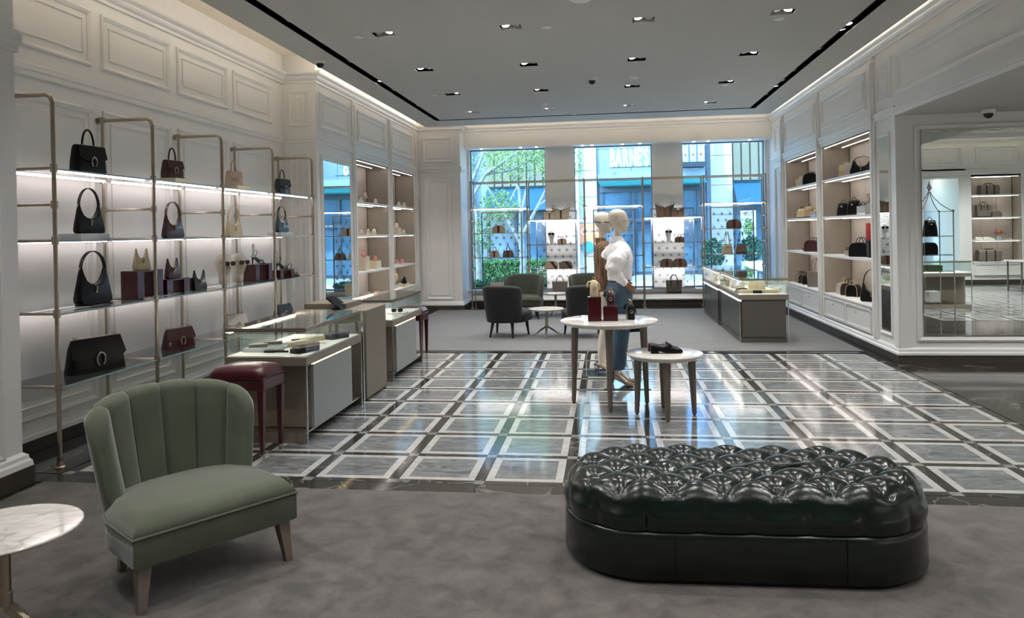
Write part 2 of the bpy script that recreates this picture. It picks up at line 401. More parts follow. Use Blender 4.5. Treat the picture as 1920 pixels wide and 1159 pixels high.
# lamps in the perimeter slot
lensb = MB().lathe([(.001, 0), (.034, 0), (.04, .006), (.04, .05), (.001, .05)], n=14).mesh('slot_lamp_body', BLACK, True)
lensl = MB().lathe([(.001, -.003), (.031, -.003), (.031, .001), (.001, .001)], n=14).mesh('slot_lens', LAMPE)
lensd = MB().lathe([(.001, -.003), (.031, -.003), (.031, .001), (.001, .001)], n=14).mesh('slot_lens_off', CHROME)
sd = None
for x, ys in ((-3.295, [5.9, 6.15, 7.4, 8.3, 9.3, 10.6, 11.3, 12.2, 12.8, 13.5]), (2.745, [8.75, 9.0, 9.9, 10.5, 11.2, 11.6, 11.9, 12.4, 13.1, 13.6])):
    for i, y in enumerate(ys):
        lit = (x > 0 and y in (8.75, 9.0, 12.4)) or (x < 0 and y in (10.6,))
        b = put(lensb, 'slot_lamp', None, (x, y, ZC+.035), (R(12 if i % 2 else -10), R(14 if x < 0 else -14), 0))
        put(lensl if lit else lensd, 'lens', b)
        tag(b, 'glowing spot lamp set in the black ceiling slot' if lit else 'unlit small spot lamp set deep in the black ceiling slot', 'lamp', ('lit lamps in the ' if lit else 'unlit lamps in the ')+('left' if x < 0 else 'right')+' ceiling slot')
        b['label'] = f"{'glowing' if lit else 'dark unlit'} spot lamp in the {'left' if x < 0 else 'right'} black ceiling slot, {['nearest','second','third','fourth','fifth','sixth','seventh','eighth','ninth','tenth'][i]} along it"
# recessed downlights
hous = MB(); t = .006; hw, hd = .118, .1
hous.box(-hw, -hd, .12, hw, hd, .126).box(-hw-t, -hd, .004, -hw, hd, .12).box(hw, -hd, .004, hw+t, hd, .12).box(-hw, -hd-t, .004, hw, -hd, .12).box(-hw, hd, .004, hw, hd+t, .12)
housm = hous.mesh('housing', BLACK)
lb = MB().lathe([(.001, .0), (.046, .0), (.05, .006), (.05, .07), (.001, .07)], n=18).mesh('lamp_head', BLACK, True)
ll = MB().lathe([(.001, -.004), (.04, -.004), (.04, .001), (.001, .001)], n=18).mesh('lens', LAMPE)
lf = MB().lathe([(.001, -.004), (.04, -.004), (.04, .001), (.001, .001)], n=18).mesh('lens_off', CHROME)
rown = ['nearest row', 'second row', 'third row', 'back row']; coln = ['leftmost', 'centre left', 'centre right', 'rightmost']
for i, (x, y) in enumerate(DL):
    c, r = i//4, i % 4
    t = thing('ceiling_downlight', f'black recessed twin downlight, {coln[c]} one of the {rown[r]} in the grey ceiling', 'downlight', (x, y, ZC), 0, 'recessed twin ceiling downlights')
    put(housm, 'housing', t)
    sd = 1 if (c in (0,) and r in (0, 2)) or (c in (2, 3) and r != 3) and c == 3 else -1
    for s in (-1, 1):
        h = put(lb, 'lamp_head', t, (s*.055, 0, .03), (R(-12), R(10*s), 0))
        put(ll if s == sd else lf, 'lens', h)
# ceiling fittings
disc = MB().lathe([(.001, -.012), (.05, -.012), (.055, -.004), (.055, 0), (.001, 0)], n=18)
dm = disc.mesh('cover', WHITE, True)
for n, (x, y), l in (('sprinkler_cover', (-2.735, 8.03), 'flat white disc on the ceiling left of the nearest left downlight'), ('sprinkler_cover', (-.616, 8.06), 'flat white disc on the ceiling between the two nearest middle downlights'),
                  ('sprinkler_cover', (-2.724, 11.68), 'small white disc on the ceiling beside the third left downlight'), ('sprinkler_cover', (1.87, 8.25), 'flat white disc just behind the nearest right downlight'),
                  ('sprinkler_cover', (-.60, 14.2), 'tiny white disc on the ceiling near the back slot'), ('sprinkler_cover', (1.87, 11.9), 'white disc beside the third right downlight')):
    tag(put(dm, n, None, (x, y, ZC-.0005)), l, 'ceiling disc', 'sprinkler covers on the ceiling')
def dome_cam(x, y, z, l):
    t = thing('security_camera', l, 'security camera', (x, y, z))
    MB().lathe([(.001, 0), (.07, 0), (.07, -.03), (.058, -.045), (.001, -.045)], n=20).build('housing', WHITE, t, True)
    MB().lathe([(.05, -.045), (.048, -.07), (.03, -.092), (.001, -.1)][::-1], n=18).build('dome', LENS, t, True)
dome_cam(-3.589, 9.03, ZC, 'small dome security camera on the ceiling left of the black slot')
dome_cam(-.182, 10.9, ZC, 'white dome camera with dark lens in the middle of the ceiling')
dome_cam(4.33, 9.05, 2.93, 'dome security camera on the low ceiling above the big right mirror')
tag(MB().lathe([(.001, -.05), (.05, -.045), (.07, -.02), (.075, 0), (.001, 0)], n=20).build('smoke_detector', WHITE, None, True, loc=(.434, 10.86, ZC)), 'white smoke detector on the ceiling right of the dome camera', 'smoke detector')
tag(MB().lathe([(.001, -.04), (.09, -.035), (.12, -.015), (.125, 0), (.001, 0)], n=22).build('smoke_detector', WHITE, None, True, loc=(-.21, 7.1, ZC)), 'round white detector at the top edge of the picture', 'smoke detector')
tag(MB().lathe([(.001, -.05), (.05, -.045), (.06, 0), (.001, 0)], n=20).build('smoke_detector', WHITE, None, True, loc=(-1.03, 12.8, ZC)), 'white detector on the ceiling between the two back middle downlights', 'smoke detector')
t = thing('exit_sign', 'small green exit sign hanging at the right end of the cove', 'sign', (3.33, 8.0, 3.93))
MB().bc(0, 0, .08, .03, .3, .16).build('sign_body', plain('exit_green', '0f5a48', .4), t)
# cove light strips, lying in the cove behind the ceiling edge
m = MB().box(-3.73, -3.9, 3.945, -3.70, 15.1, 3.957).box(3.18, -3.9, 3.945, 3.21, 15.1, 3.957).box(-3.7, 15.12, 3.945, 3.2, 15.15, 3.957)
o = m.build('cove_light_strip', LEDC); tag(o, 'warm light strip hidden in the cream cove around the ceiling', 'light strip')
o = MB().box(5.1, -2.5, 3.945, 12.4, -2.47, 3.957).build('cove_light_strip', LEDC); tag(o, 'warm cove light strip above the rear wall seen in the big mirror', 'light strip')

# mouldings
crown = [(0, 3.79), (.02, 3.79), (.02, 3.82), (.045, 3.835), (.06, 3.86), (.06, 3.875), (.1, 3.9), (.11, 3.92), (.11, 3.94), (0, 3.94)]
P_ALL = [(-4.5, -4), (-4.5, 9.914), (-4.02, 9.914), (-4.02, 15.435), (-3.08, 15.435), (-3.08, 15.9), (3.41, 15.9), (3.41, -4)]
struct('trim_2', sweep(MB(), P_ALL, crown), PAINT)
rail = [(0, 2.945), (.012, 2.945), (.02, 2.955), (.02, 2.99), (.03, 3.0), (.03, 3.045), (.018, 3.055), (0, 3.055)]
struct('trim_3', sweep(MB(), P_ALL[:5]+[(-3.08, 15.9)], rail), PAINT)
struct('trim_4', sweep(MB(), [(3.41, 15.9), (3.41, 9.27)], rail), PAINT)
sk = [(0, 0), (.03, 0), (.03, .1), (0, .1)]
bm_ = [(0, .1), (.035, .1), (.035, .13), (.022, .145), (.02, .165), (.008, .185), (0, .185)]
struct('baseboard_left', sweep(MB(), [(-4.5, 4.53), (-4.5, 9.914), (-4.02, 9.914), (-4.02, 15.435), (-3.08, 15.435), (-3.08, 16.12)], sk), SKIRT)
struct('trim_5', sweep(MB(), [(-4.5, 4.53), (-4.5, 9.914), (-4.02, 9.914), (-4.02, 15.435), (-3.08, 15.435), (-3.08, 16.12)], bm_), PAINT)
struct('baseboard_back', sweep(MB(), [(-3.08, 16.12), (3.41, 16.12)], [(0, 0), (.03, 0), (.03, .13), (0, .13)]), SKIRT)
struct('trim_6', sweep(MB(), [(-3.08, 16.12), (3.41, 16.12)], [(0, .13), (.05, .13), (.05, .16), (.03, .17), (0, .17)]), PAINT)
struct('trim_7', sweep(MB(), [(-3.08, 16.12), (3.41, 16.12)], [(0, .345), (.04, .345), (.04, .37), (-.2, .37), (-.2, .345)]), PAINT)
PR = [(3.41, 16.0), (3.41, 9.25), (12.5, 9.25)]
struct('baseboard_right', sweep(MB(), [(3.41, 16.0), (3.41, 12.58), (3.41, 9.25), (7.5, 9.25)], [(0, 0), (.035, 0), (.035, .1), (0, .1)]), SKIRT)
struct('trim_8', sweep(MB(), [(3.41, 16.0), (3.41, 9.25), (7.5, 9.25)], [(0, .1), (.045, .1), (.045, .125), (.03, .14), (.028, .165), (.012, .185), (0, .185)]), PAINT)
# heading moulding of the opening towards the next hall
struct('trim_9', sweep(MB(), [(3.41, 9.27), (3.41, -4)], [(0, 2.93), (.03, 2.93), (.035, 2.96), (.02, 2.975), (.03, 2.99), (.03, 3.03), (0, 3.04)]), PAINT)
struct('trim_10', MB().box(3.385, 9.225, .185, 3.41, 9.34, 2.95).box(3.395, 9.235, .185, 3.52, 9.25, 2.93), PAINT)
struct('trim_11', sweep(MB(), [(5.08, -2.85), (12.5, -2.85)][::-1], crown), PAINT)
struct('trim_12', sweep(MB(), [(5.08, -2.85), (12.5, -2.85)][::-1], rail), PAINT)
struct('baseboard_rear', sweep(MB(), [(9.42, -2.85), (12.5, -2.85)][::-1], sk), SKIRT)
# wall panels
def panel(wall, ax, pos, sgn, u0, u1, z0, z1, bead=True):
    frame(MB(), ax, pos, sgn, u0, u1, z0, z1, .045, .024).build('panel_moulding', PAINT, wall)
    if bead: frame(MB(), ax, pos, sgn, u0+.1, u1-.1, z0+.1, z1-.1, .012, .012).build('panel_bead', PAINT, wall)
for y0 in (4.96, 6.14, 7.32, 8.50):
    panel(WL, 'x', -4.5, 1, y0, y0+1.045, 3.18, 3.68); panel(WL, 'x', -4.5, 1, y0, y0+1.045, .245, 2.81)
panel(WL, 'y', 9.914, -1, -4.42, -4.13, 3.18, 3.68); panel(WL, 'y', 9.914, -1, -4.42, -4.13, .245, 2.81)
for a, b in ((10.05, 11.27), (11.63, 13.14), (13.51, 15.07)): panel(WL, 'x', -4.02, 1, a, b, 3.18, 3.68)
panel(WL, 'y', 15.435, -1, -3.89, -3.25, 3.16, 3.68); panel(WL, 'y', 15.435, -1, -3.87, -3.27, .23, 2.83)
panel(WL, 'x', -4.02, 1, 10.03, 11.3, .23, 2.80, False)
for a, b in ((10.26, 12.32), (12.70, 14.75)): panel(WR, 'x', 3.41, -1, a, b, 3.165, 3.66)
panel(WR, 'x', 3.41, -1, 9.385, 9.87, 3.165, 3.66); panel(WR, 'x', 3.41, -1, 15.05, 15.6, 3.165, 3.66); panel(WR, 'x', 3.41, -1, 15.05, 15.6, .25, 2.83)
for k in range(3): panel(WR, 'x', 3.41, -1, 9.22-4.1*(k+1)+.15, 9.22-4.1*k, 3.18, 3.66)
for u in (8.35, 6.9): panel(WREAR, 'y', -2.85, 1, u, u+1.15, 3.18, 3.68)
panel(WREAR, 'y', -2.85, 1, 9.85, 10.9, 3.18, 3.68); panel(WREAR, 'y', -2.85, 1, 11.3, 12.3, 3.18, 3.68)
# pilaster beads between the bays
def pil(wall, x, y, sg, z0=.185, z1=3.79):
    MB().box(min(x, x+sg*.03), y-.06, z0, max(x, x+sg*.03), y+.06, z1).box(min(x, x+sg*.05), y-.022, z0, max(x, x+sg*.05), y+.022, z1-.05).box(min(x, x+sg*.045), y-.07, z1-.09, max(x, x+sg*.045), y+.07, z1-.02).build('pilaster', PAINT, wall, bev=.006)
for y in (11.41, 13.415, 15.31): pil(WL, -4.02, y, 1)
for y in (9.98, 12.465, 14.93): pil(WR, 3.41, y, -1)

# windows of the back wall
for i, (a, b) in enumerate(((-3.02, -1.335), (-.70, .98), (1.625, 3.33))):
    m = MB().box(a, 16.3, .36, a+.015, 16.42, 3.48).box(b-.015, 16.3, .36, b, 16.42, 3.48).box(a, 16.3, 3.462, b, 16.42, 3.48).box(a, 16.3, .36, b, 16.42, .40)
    wdw = struct(f'window_{i+1}', m, DKSTEEL)
    MB().box(a+.01, 16.355, .38, b-.01, 16.367, 3.47).build('pane', WINGL, wdw)
m = MB().box(8.5, -5.17, .3, 8.96, -5.13, .36).box(8.5, -5.17, 2.8, 8.96, -5.13, 2.86)
wdw = struct('window_4', m, DKSTEEL); MB().box(8.5, -5.156, .36, 8.96, -5.148, 2.8).build('pane', WINGL, wdw)
# soffit lamps above the windows
sm = MB().lathe([(.001, -.004), (.028, -.004), (.028, .0), (.001, .0)], n=14).mesh('lens', LAMPE)
for i, x in enumerate((-2.72, -1.85, -1.5, -.5, -.3, .35, .72, 1.85, 2.15, 3.0)):
    tag(put(sm, 'soffit_lamp', None, (x, 16.05, 3.479)), f"tiny glowing soffit lamp above the {['left','left','left','middle','middle','middle','middle','right','right','right'][i]} window, {['leftmost','middle','rightmost','leftmost','second','third','rightmost','leftmost','middle','rightmost'][i]} one there", 'downlight', 'soffit lamps above the windows')

# ------------------------------------------------------------------ floor
FL = struct('floor', MB().box(-5, -5.3, -.06, 13, 17, -.0045), DARKF)
def block(w, d): return MB().box(0, 0, -.004, w, d, 0)
def pc(name, mesh, x, y, kind=None):
    o = put(mesh, name, FL, (x, y, 0))
    if kind: o['kind'] = kind
PX, PY, TW, TD, B = .589, .571, .515, .505, .055
g = .0015
ctr = block(TW-2*B-2*g, TD-2*B-2*g).mesh('grey_marble_tile', GREYM)
sx_ = block(TW-g, B-g).mesh('white_border_strip', WHITEM); sy_ = block(B-g, TD-2*B-g).mesh('white_border_strip', WHITEM)
dv = block(PX-TW-g, TD-g).mesh('dark_band_tile', DARKM); dh = block(TW-g, PY-TD-g).mesh('dark_band_tile', DARKM); cr = block(PX-TW-g, PY-TD-g).mesh('crossing_tile', MIDM)
X0, Y0 = -1.424, 4.825
cells = sorted([(k, j) for k in range(-4, 8) for j in range(9)], key=lambda c: (X0+c[0]*PX)**2+(Y0+c[1]*PY)**2)
rest = MB()
for n, (k, j) in enumerate(cells):
    x = X0+k*PX; y = Y0+j*PY
    pc('grey_marble_tile', ctr, x+B+g, y+B+g)
    if n < 74:
        pc('white_border_strip', sx_, x, y); pc('white_border_strip', sx_, x, y+TD-B); pc('white_border_strip', sy_, x, y+B); pc('white_border_strip', sy_, x+TW-B, y+B)
    else:
        rest.box(x, y, -.004, x+TW-g, y+B-g, 0).box(x, y+TD-B, -.004, x+TW-g, y+TD-g, 0).box(x, y+B, -.004, x+B-g, y+TD-B-g, 0).box(x+TW-B, y+B, -.004, x+TW-g, y+TD-B-g, 0)
for k in range(-4, 9):
    for j in range(9): pc('dark_band_tile', dv, X0+k*PX-(PX-TW), Y0+j*PY)
for k in range(-4, 8):
    for j in range(0, 10): pc('dark_band_tile', dh, X0+k*PX, Y0+j*PY-(PY-TD))
for k in range(-4, 9):
    for j in range(0, 10): pc('crossing_tile', cr, X0+k*PX-(PX-TW), Y0+j*PY-(PY-TD))
o = rest.build('white_border_strip', WHITEM, FL); o['kind'] = 'stuff'
# dark border slabs
def slabs(x0, x1, y0, y1, n, ax):
    for i in range(n):
        if ax == 'x': a = x0+(x1-x0)*i/n; b = x0+(x1-x0)*(i+1)/n; MB().box(a+.001, y0+.001, -.004, b-.001, y1-.001, 0).build('dark_border_slab', DARKM, FL)
        else: a = y0+(y1-y0)*i/n; b = y0+(y1-y0)*(i+1)/n; MB().box(x0+.001, a+.001, -.004, x1-.001, b-.001, 0).build('dark_border_slab', DARKM, FL)
slabs(-4.4, 5.0, 4.585, 4.755, 8, 'x'); slabs(-3.86, 3.28, 9.90, 10.09, 6, 'x')
for i in range(4): slabs(3.30, 5.5, 4.78+i*1.11, 4.78+(i+1)*1.11, 3, 'x')
slabs(-4.44, -3.88, 4.77, 9.9, 5, 'y')
# tiles of the neighbouring hall (seen only in the mirror)
wt = MB(); gt = MB()
for i in range(10):
    for j in range(13):
        x = 5.6+i*PX; y = -2.2+j*PY
        gt.box(x+B, y+B, -.004, x+TW-B, y+TD-B, 0)
        wt.box(x, y, -.004, x+TW, y+B, 0).box(x, y+TD-B, -.004, x+TW, y+TD, 0).box(x, y+B, -.004, x+B, y+TD-B, 0).box(x+TW-B, y+B, -.004, x+TW, y+TD-B, 0)
o = wt.build('hall_border_strips', WHITEM, FL); o['kind'] = 'stuff'
o = gt.build('hall_marble_tiles', GREYM, FL); o['kind'] = 'stuff'
# carpets
tag(MB().box(-3.85, -2.8, -.004, 5.0, 4.583, .006).build('carpet', CARPET), 'brown grey plush carpet across the foreground under the green chair', 'carpet')
tag(MB().box(-3.6, 10.095, -.004, 3.27, 15.42, .006).build('carpet', CARPETG), 'cool grey carpet of the seating area in front of the windows', 'carpet')
# ------------------------------------------------------------------ furniture
def dshape(w, dfront, dback, n=24, k=.0):
    """D plan: straight front at y=-dfront, rounded back; ccw"""
    pts = [(-w/2, -dfront), (w/2, -dfront)]
    for i in range(n+1):
        a = pi*i/n; c, s_ = cos(a), sin(a)
        pts.append((w/2*abs(c)**.75*(1 if c > 0 else -1), -dfront*.15+(dback+dfront*.15)*abs(s_)**.75))
    return pts
def offs(pts, o):
    c = Vector((0, 0)); out = []
    for x, y in pts:
        v = Vector((x, y)); out.append((x-o*(1 if x > 0 else -1)*min(1, abs(x)/.1), y-o*(1 if y > 0 else -1)*min(1, abs(y)/.1)))
    return out
def seat_parts(t, mat, w, df, db, z0, z1, z2, piping=True):
    P = dshape(w, df, db)
    MB().loft([[(x, y, z) for x, y in offs(P, o)] for o, z in ((.012, z0), (0, z0+.012), (0, z1-.006), (.008, z1))]).build('seat_base', mat, t, 50)
    m = MB(); rings = []
    for o, z in ((.006, z1+.002), (.0, z1+.012), (.012, z1+.035)): rings.append([(x, y, z) for x, y in offs(P, o)])
    for s, z in ((.88, .62), (.74, .80), (.55, .92), (.3, .98), (.08, 1.0)):
        rings.append([(x*s, y*s, z1+.03+(z2-z1-.03)*z) for x, y in P])
    m.loft(rings).build('seat_cushion', mat, t, 60)
    if piping: MB().tube([(x, y, z1+.004) for x, y in offs(P, -.003)], .006, 6, closed=True).build('piping', mat, t, True)
def backrest(t, mat, nch, wb, wt, yb, wrap, z0, zt, drop, lean, th=.085, bulge=.022, amax=78, pipe=False, fan=0):
    """curved shell back with nch vertical channels"""
    NU = 12*nch if nch > 1 else 40
    def base(u, v):
        a = R(amax)*u; half = wb/2+(wt-wb)/2*(v**.7)
        x = half*sin(a)/sin(R(amax)); y = yb-wrap*(1-cos(a))/(1-cos(R(amax)))+lean*v
        if v < .35: y_in = 0
        return x, y
    def nrm(u, v):
        x0, y0 = base(u-.01, v); x1, y1 = base(u+.01, v); d = Vector((x1-x0, y1-y0)).normalized(); return Vector((d.y, -d.x))
    sl = []
    for i in range(9): sl.append(('in', i/8))
    for i in range(1, 6): sl.append(('top', i/6))
    for i in range(8, -1, -1): sl.append(('out', i/8))
    rings = []
    for i in range(NU+1):
        u = -1+2*i/NU; c = abs(cos(pi*nch/2*(u+1)+pi/2)) if nch > 1 else 1
        e = 1-abs(u)**6; b = bulge*(c**.45) if nch > 1 else bulge*.5
        T = th*(.35+.65*(1-abs(u)**8)); zr = zt-drop*abs(u)**2.4-(.10*abs(u)**12)+(.012*(c**.5) if nch > 1 else 0)
        ring = []
        for kd, v in sl:
            if kd == 'in': x, y = base(u, v); n = nrm(u, v); o = b*min(1, 4*v+.3)+.0; z = z0+(zr-T/2-z0)*v
            elif kd == 'out': x, y = base(u, v); n = nrm(u, v); o = -T-(b*.25 if nch > 1 else 0); z = z0+(zr-T/2-z0)*v
            else:
                x, y = base(u, 1); n = nrm(u, 1); a = pi*v; mid = (b-T)/2; rad = (b+T)/2; o = mid+rad*cos(a); z = zr-T/2+T*.5*sin(a)
            ring.append((x+n.x*o, y+n.y*o, z))
        rings.append(ring)
    br = MB().loft(rings).build('backrest', mat, t, 60)
    if pipe:
        for j in range(1, nch):
            i = j*NU//nch; pth = rings[i][:15]
            for dlt in (-.006, .006):
                u = -1+2*i/NU; MB().tube([(p[0]+dlt, p[1]-.004, p[2]) for p in pth], .0035, 5).build('channel_piping', mat, br, True)
    return rings
def sqleg(t, mat, top, bot, wt, wb, name='leg'):
    m = MB(); (x0, y0, z0), (x1, y1, z1) = top, bot
    r = lambda x, y, z, h: [(x-h, y-h, z), (x+h, y-h, z), (x+h, y+h, z), (x-h, y+h, z)]
    return m.loft([r(x1, y1, z1, wb/2), r(x0, y0, z0, wt/2)]).build(name, mat, t, bev=.003)
# sage channel-back chair, foreground left
CHX, CHY, CHR = -2.07, 3.44, R(53.8)
t = thing('channel_back_chair', 'sage green velvet chair with fluted channel back and taupe legs on the near carpet', 'chair', (CHX, CHY, .006), CHR)
seat_parts(t, GREENV, .785, .30, .30, .20, .335, .44)
backrest(t, GREENV, 6, .54, .73, .30, .25, .22, .865, .10, .09, th=.09, bulge=.026, amax=82, pipe=True)
for sx in (-1, 1):
    sqleg(t, LEGW, (sx*.335, -.245, .205), (sx*.355, -.27, 0), .062, .036); sqleg(t, LEGW, (sx*.25, .2, .205), (sx*.26, .25, 0), .055, .034)
# marble side table at the left edge
def tripod_table(name, label, loc, r, h, group=None, rz=0, ell=1):
    t = thing(name, label, 'table', loc, rz, group)
    o = MB().lathe([(.001, h-.032), (r*.80, h-.032), (r*.86, h-.028), (r, h-.008), (r, h-.004), (r*.985, h), (.001, h)], n=56).build('table_top', TABLEM, t, 30); o.scale = (1, ell, 1)
    MB().lathe([(.001, .16), (.026, .16), (.026, .21), (.022, .215), (.022, h-.045), (.05, h-.04), (.05, h-.032), (.001, h-.032)], n=20).build('pole', METAL, t, 30)
    for k in range(3):
        a = R(90+120*k); f = MB(); c, s_ = cos(a), sin(a)
        def q(rr, z, hw): return [(rr*c-hw*s_, rr*s_+hw*c, z), (rr*c+hw*s_, rr*s_-hw*c, z), (rr*c+hw*s_*.5, rr*s_-hw*c*.5, z+hw*1.5), (rr*c-hw*s_*.5, rr*s_+hw*c*.5, z+hw*1.5)]
        f.loft([q(.0, .145, .02), q(.10, .09, .019), q(.24, 0, .011)]).build('foot', METAL, t)
    return t
tripod_table('side_table', 'white marble pedestal side table cut off by the left edge beside the green chair', (-2.47, 2.72, .006), .285, .47, rz=R(25))
a1 = tripod_table('side_table', 'small white marble tripod table between the four armchairs, nearer one', (-.965, 11.45, .006), .273, .44, rz=R(180))
a2 = tripod_table('side_table', 'white marble tripod table behind, right of the rear left armchair', (-1.02, 14.25, .006), .265, .44, rz=R(30))
# tub armchairs of the seating group
def tub(label, loc, rz, mat, leg, wd=.62):
    t = thing('armchair', label, 'armchair', loc, rz, 'velvet armchairs of the seating group')
    seat_parts(t, mat, wd, .33, .22, .23, .345, .44)
    backrest(t, mat, 1, wd-.16, wd-.06, .24, .22 if wd < .65 else .40, .24, .82, .05, .07, th=.08, bulge=.015, amax=80 if wd < .65 else 88)
    for sx in (-1, 1):
        sqleg(t, leg, (sx*wd*.40, -.25, .235), (sx*wd*.44, -.27, 0), .045, .024); sqleg(t, leg, (sx*.16, .16, .235), (sx*.19, .22, 0), .045, .024)
    return t
tub('dark green velvet armchair with its back turned, left one of the two', (-1.606, 11.51, .006), R(166.4), DKVELV, LEGB)
tub('dark green velvet armchair seen from behind, beside the round marble display table', (-.374, 11.47, .006), R(193.6), DKVELV, LEGB)
tub('grey green velvet armchair facing the room in front of the left window', (-1.60, 14.0, .006), R(-6), OLIVEV, LEGB, .74)
tub('grey green velvet armchair behind the right dark green one, only its curved back showing', (-.36, 13.95, .006), R(8), OLIVEV, LEGB, .74)
# burgundy stool
def stool(label, loc, rz):
    t = thing('stool', label, 'stool', loc, rz)
    MB().box(-.222, -.165, .512, .222, .165, .60).build('apron', BURGL, t, bev=.012)
    MB().tube([(-.222, -.165, .605), (.222, -.165, .605), (.222, .165, .605), (-.222, .165, .605)], .006, 6, closed=True).build('piping', BURGL, t, True)
    rg = []
    for s, z in ((.97, .603), (1.0, .615), (.97, .64), (.85, .672), (.6, .688), (.3, .694), (.03, .696)):
        pts = []
        for i in range(32):
            a = 2*pi*i/32; c, q = cos(a), sin(a); p = .22 if s > .8 else .4
            pts.append((.226*s*abs(c)**p*(1 if c > 0 else -1), .169*s*abs(q)**p*(1 if q > 0 else -1), z))
        rg.append(pts)
    MB().loft(rg).build('seat_cushion', BURGL, t, 60)
    for sx in (-1, 1):
        for sy in (-1, 1):
            l = sqleg(t, BURGL, (sx*.196, sy*.14, .515), (sx*.192, sy*.138, .05), .05, .027)
            sqleg(l, CHROME, (sx*.192, sy*.138, .05), (sx*.192, sy*.138, 0), .028, .025, 'foot_cap')
    return t
stool('burgundy leather stool with chrome foot caps in front of the nearest left display case', (-2.735, 5.295, 0), R(-3))
stool('burgundy leather stool tucked behind the rear left display case, only its leg showing', (-2.62, 9.50, 0), 0)

# ------------------------------------------------------------------ tufted ottoman
def ottoman():
    t = thing('tufted_ottoman', 'oval dark green leather ottoman with deep buttoned top on the near carpet', 'ottoman', (.63, 3.845, .006), R(1.2))
    L, W, H = 1.73, .76, .435
    hw = W/2; sl = L/2-hw
    N = 400
    per = 2*pi*hw+4*sl; bd = []
    for i in range(N):
        s = per*i/N
        if s < 2*sl: p = (-sl+s, -hw); n = (0, -1)
        elif s < 2*sl+pi*hw: a = -pi/2+(s-2*sl)/hw; p = (sl+hw*cos(a), hw*sin(a)); n = (cos(a), sin(a))
        elif s < 4*sl+pi*hw: p = (sl-(s-2*sl-pi*hw), hw); n = (0, 1)
        else: a = pi/2+(s-4*sl-pi*hw)/hw; p = (-sl+hw*cos(a), hw*sin(a)); n = (cos(a), sin(a))
        bd.append((p, n, s))
    dx, dy = .243, .215
    def puff(x, y):
        a = x/dx+y/dy; b = x/dx-y/dy
        fa = abs(sin(pi*a)); fb = abs(sin(pi*b)); d = min(abs(((a+.5) % 1)-.5), .5)**2+min(abs(((b+.5) % 1)-.5), .5)**2
        return (fa*fb)**.5*.043-.026*math.exp(-d/.010)
    npl = round(per/dx); 
    rings = []
    M_ = 64
    for k in range(M_+1):
        q = .02+.98*k/M_
        ring = []
        for (px, py), n, s in bd:
            f = 1-(1-q)**1.0
            cx = max(-sl, min(sl, px)); x = cx*(f**.35 if abs(px) > sl else f**.35)+ (px-cx)*f
            # straight-skeleton like fill: shrink width fully, length by half width only
            x = (px-n[0]*hw*(1-f)) if abs(px) > sl else px
            y = py-n[1]*hw*(1-f)
            e = (1-f)*hw
            z = H-.0
            if e < .10: z = H-.10*(1-math.sqrt(max(0, 1-((.10-e)/.10)**2)))
            fade = min(1, e/.075)
            z += (puff(x, y)-.018)*fade
            ring.append((x, y, z))
        rings.append(ring)
    for j in range(1, 9):
        z = H-.10-(H-.10-.238)*j/8; ring = []
        for (px, py), n, s in bd:
            c = abs(sin(pi*npl*s/per)); o = .024*(c**.4)*(1-.5*abs(j-3)/5)+(.0 if j < 8 else -.008)
            ring.append((px+n[0]*(o-.006), py+n[1]*(o-.006), z))
        rings.append(ring)
    MB().loft(rings).build('tufted_cushion', GREENL, t, 50)
    rings = []
    for o, z in ((-.03, .243), (-.004, .242), (.006, .232), (.010, .21), (.012, .04), (.0, .022)):
        rings.append([(px+n[0]*o, py+n[1]*o, z) for (px, py), n, s in bd])
    b = MB().loft(rings).build('base', GREENL, t, 50)
    for x in (-.36, .40):
        MB().box(x-.002, -hw-.014, .03, x+.002, -hw-.0115, .235).build('seam', BLACKL, b)
    MB().loft([[(px*.97, py*.95, z) for (px, py), n, s in bd[::5]] for z in (0, .025)]).build('plinth', BLACK, t)
    # button centres
    bt = MB().ell((0, 0, 0), (.013, .013, .008), 10, 6).mesh('button', GREENL, True)
    for i in range(-9, 10):
        for j in range(-9, 10):
            x = dx*(i+j)/2; y = dy*(i-j)/2
            e = hw-(abs(y) if abs(x) < sl else math.hypot(abs(x)-sl, y))
            if e > .075: put(bt, 'button', t, (x, y, H-.042))
ottoman()

# ------------------------------------------------------------------ round marble display tables
def round_table(label, loc, r, h, legs, lr):
    t = thing('display_table', label, 'table', loc, 0, 'round marble display tables')
    MB().lathe([(.001, h-.05), (r*.86, h-.05), (r*.90, h-.046), (r-.004, h-.018), (r, h-.012), (r-.003, h-.006), (r*.90, h), (.001, h)], n=64).build('table_top', TABLEM, t, 25)
    for a in legs:
        c, s_ = cos(R(a)), sin(R(a)); m = MB(); rg = []
        for q in range(2):
            rad = .032 if q else .018; z = h-.05 if q else .012; rr = lr*(.93 if q else 1)
            rg.append([(rr*c+rad*(1+.12*cos(8*2*pi*k/32))*cos(2*pi*k/32), rr*s_+rad*(1+.12*cos(8*2*pi*k/32))*sin(2*pi*k/32), z) for k in range(32)])
        l = m.loft(rg).build('leg', LEGW, t, 30)
        MB().cyl((lr*c, lr*s_, 0), (lr*c, lr*s_, .013), .012).build('foot_pad', BLACK, l)
    return t
round_table('tall round white marble table with tapered taupe legs carrying the burgundy cubes', (-.005, 7.07, 0), .46, .80, (180, 270, 0, 90), .345)
round_table('low round white marble table carrying the loafers in front of the mannequins', (.48, 6.66, 0), .335, .555, (180, 270, 0, 90), .25)

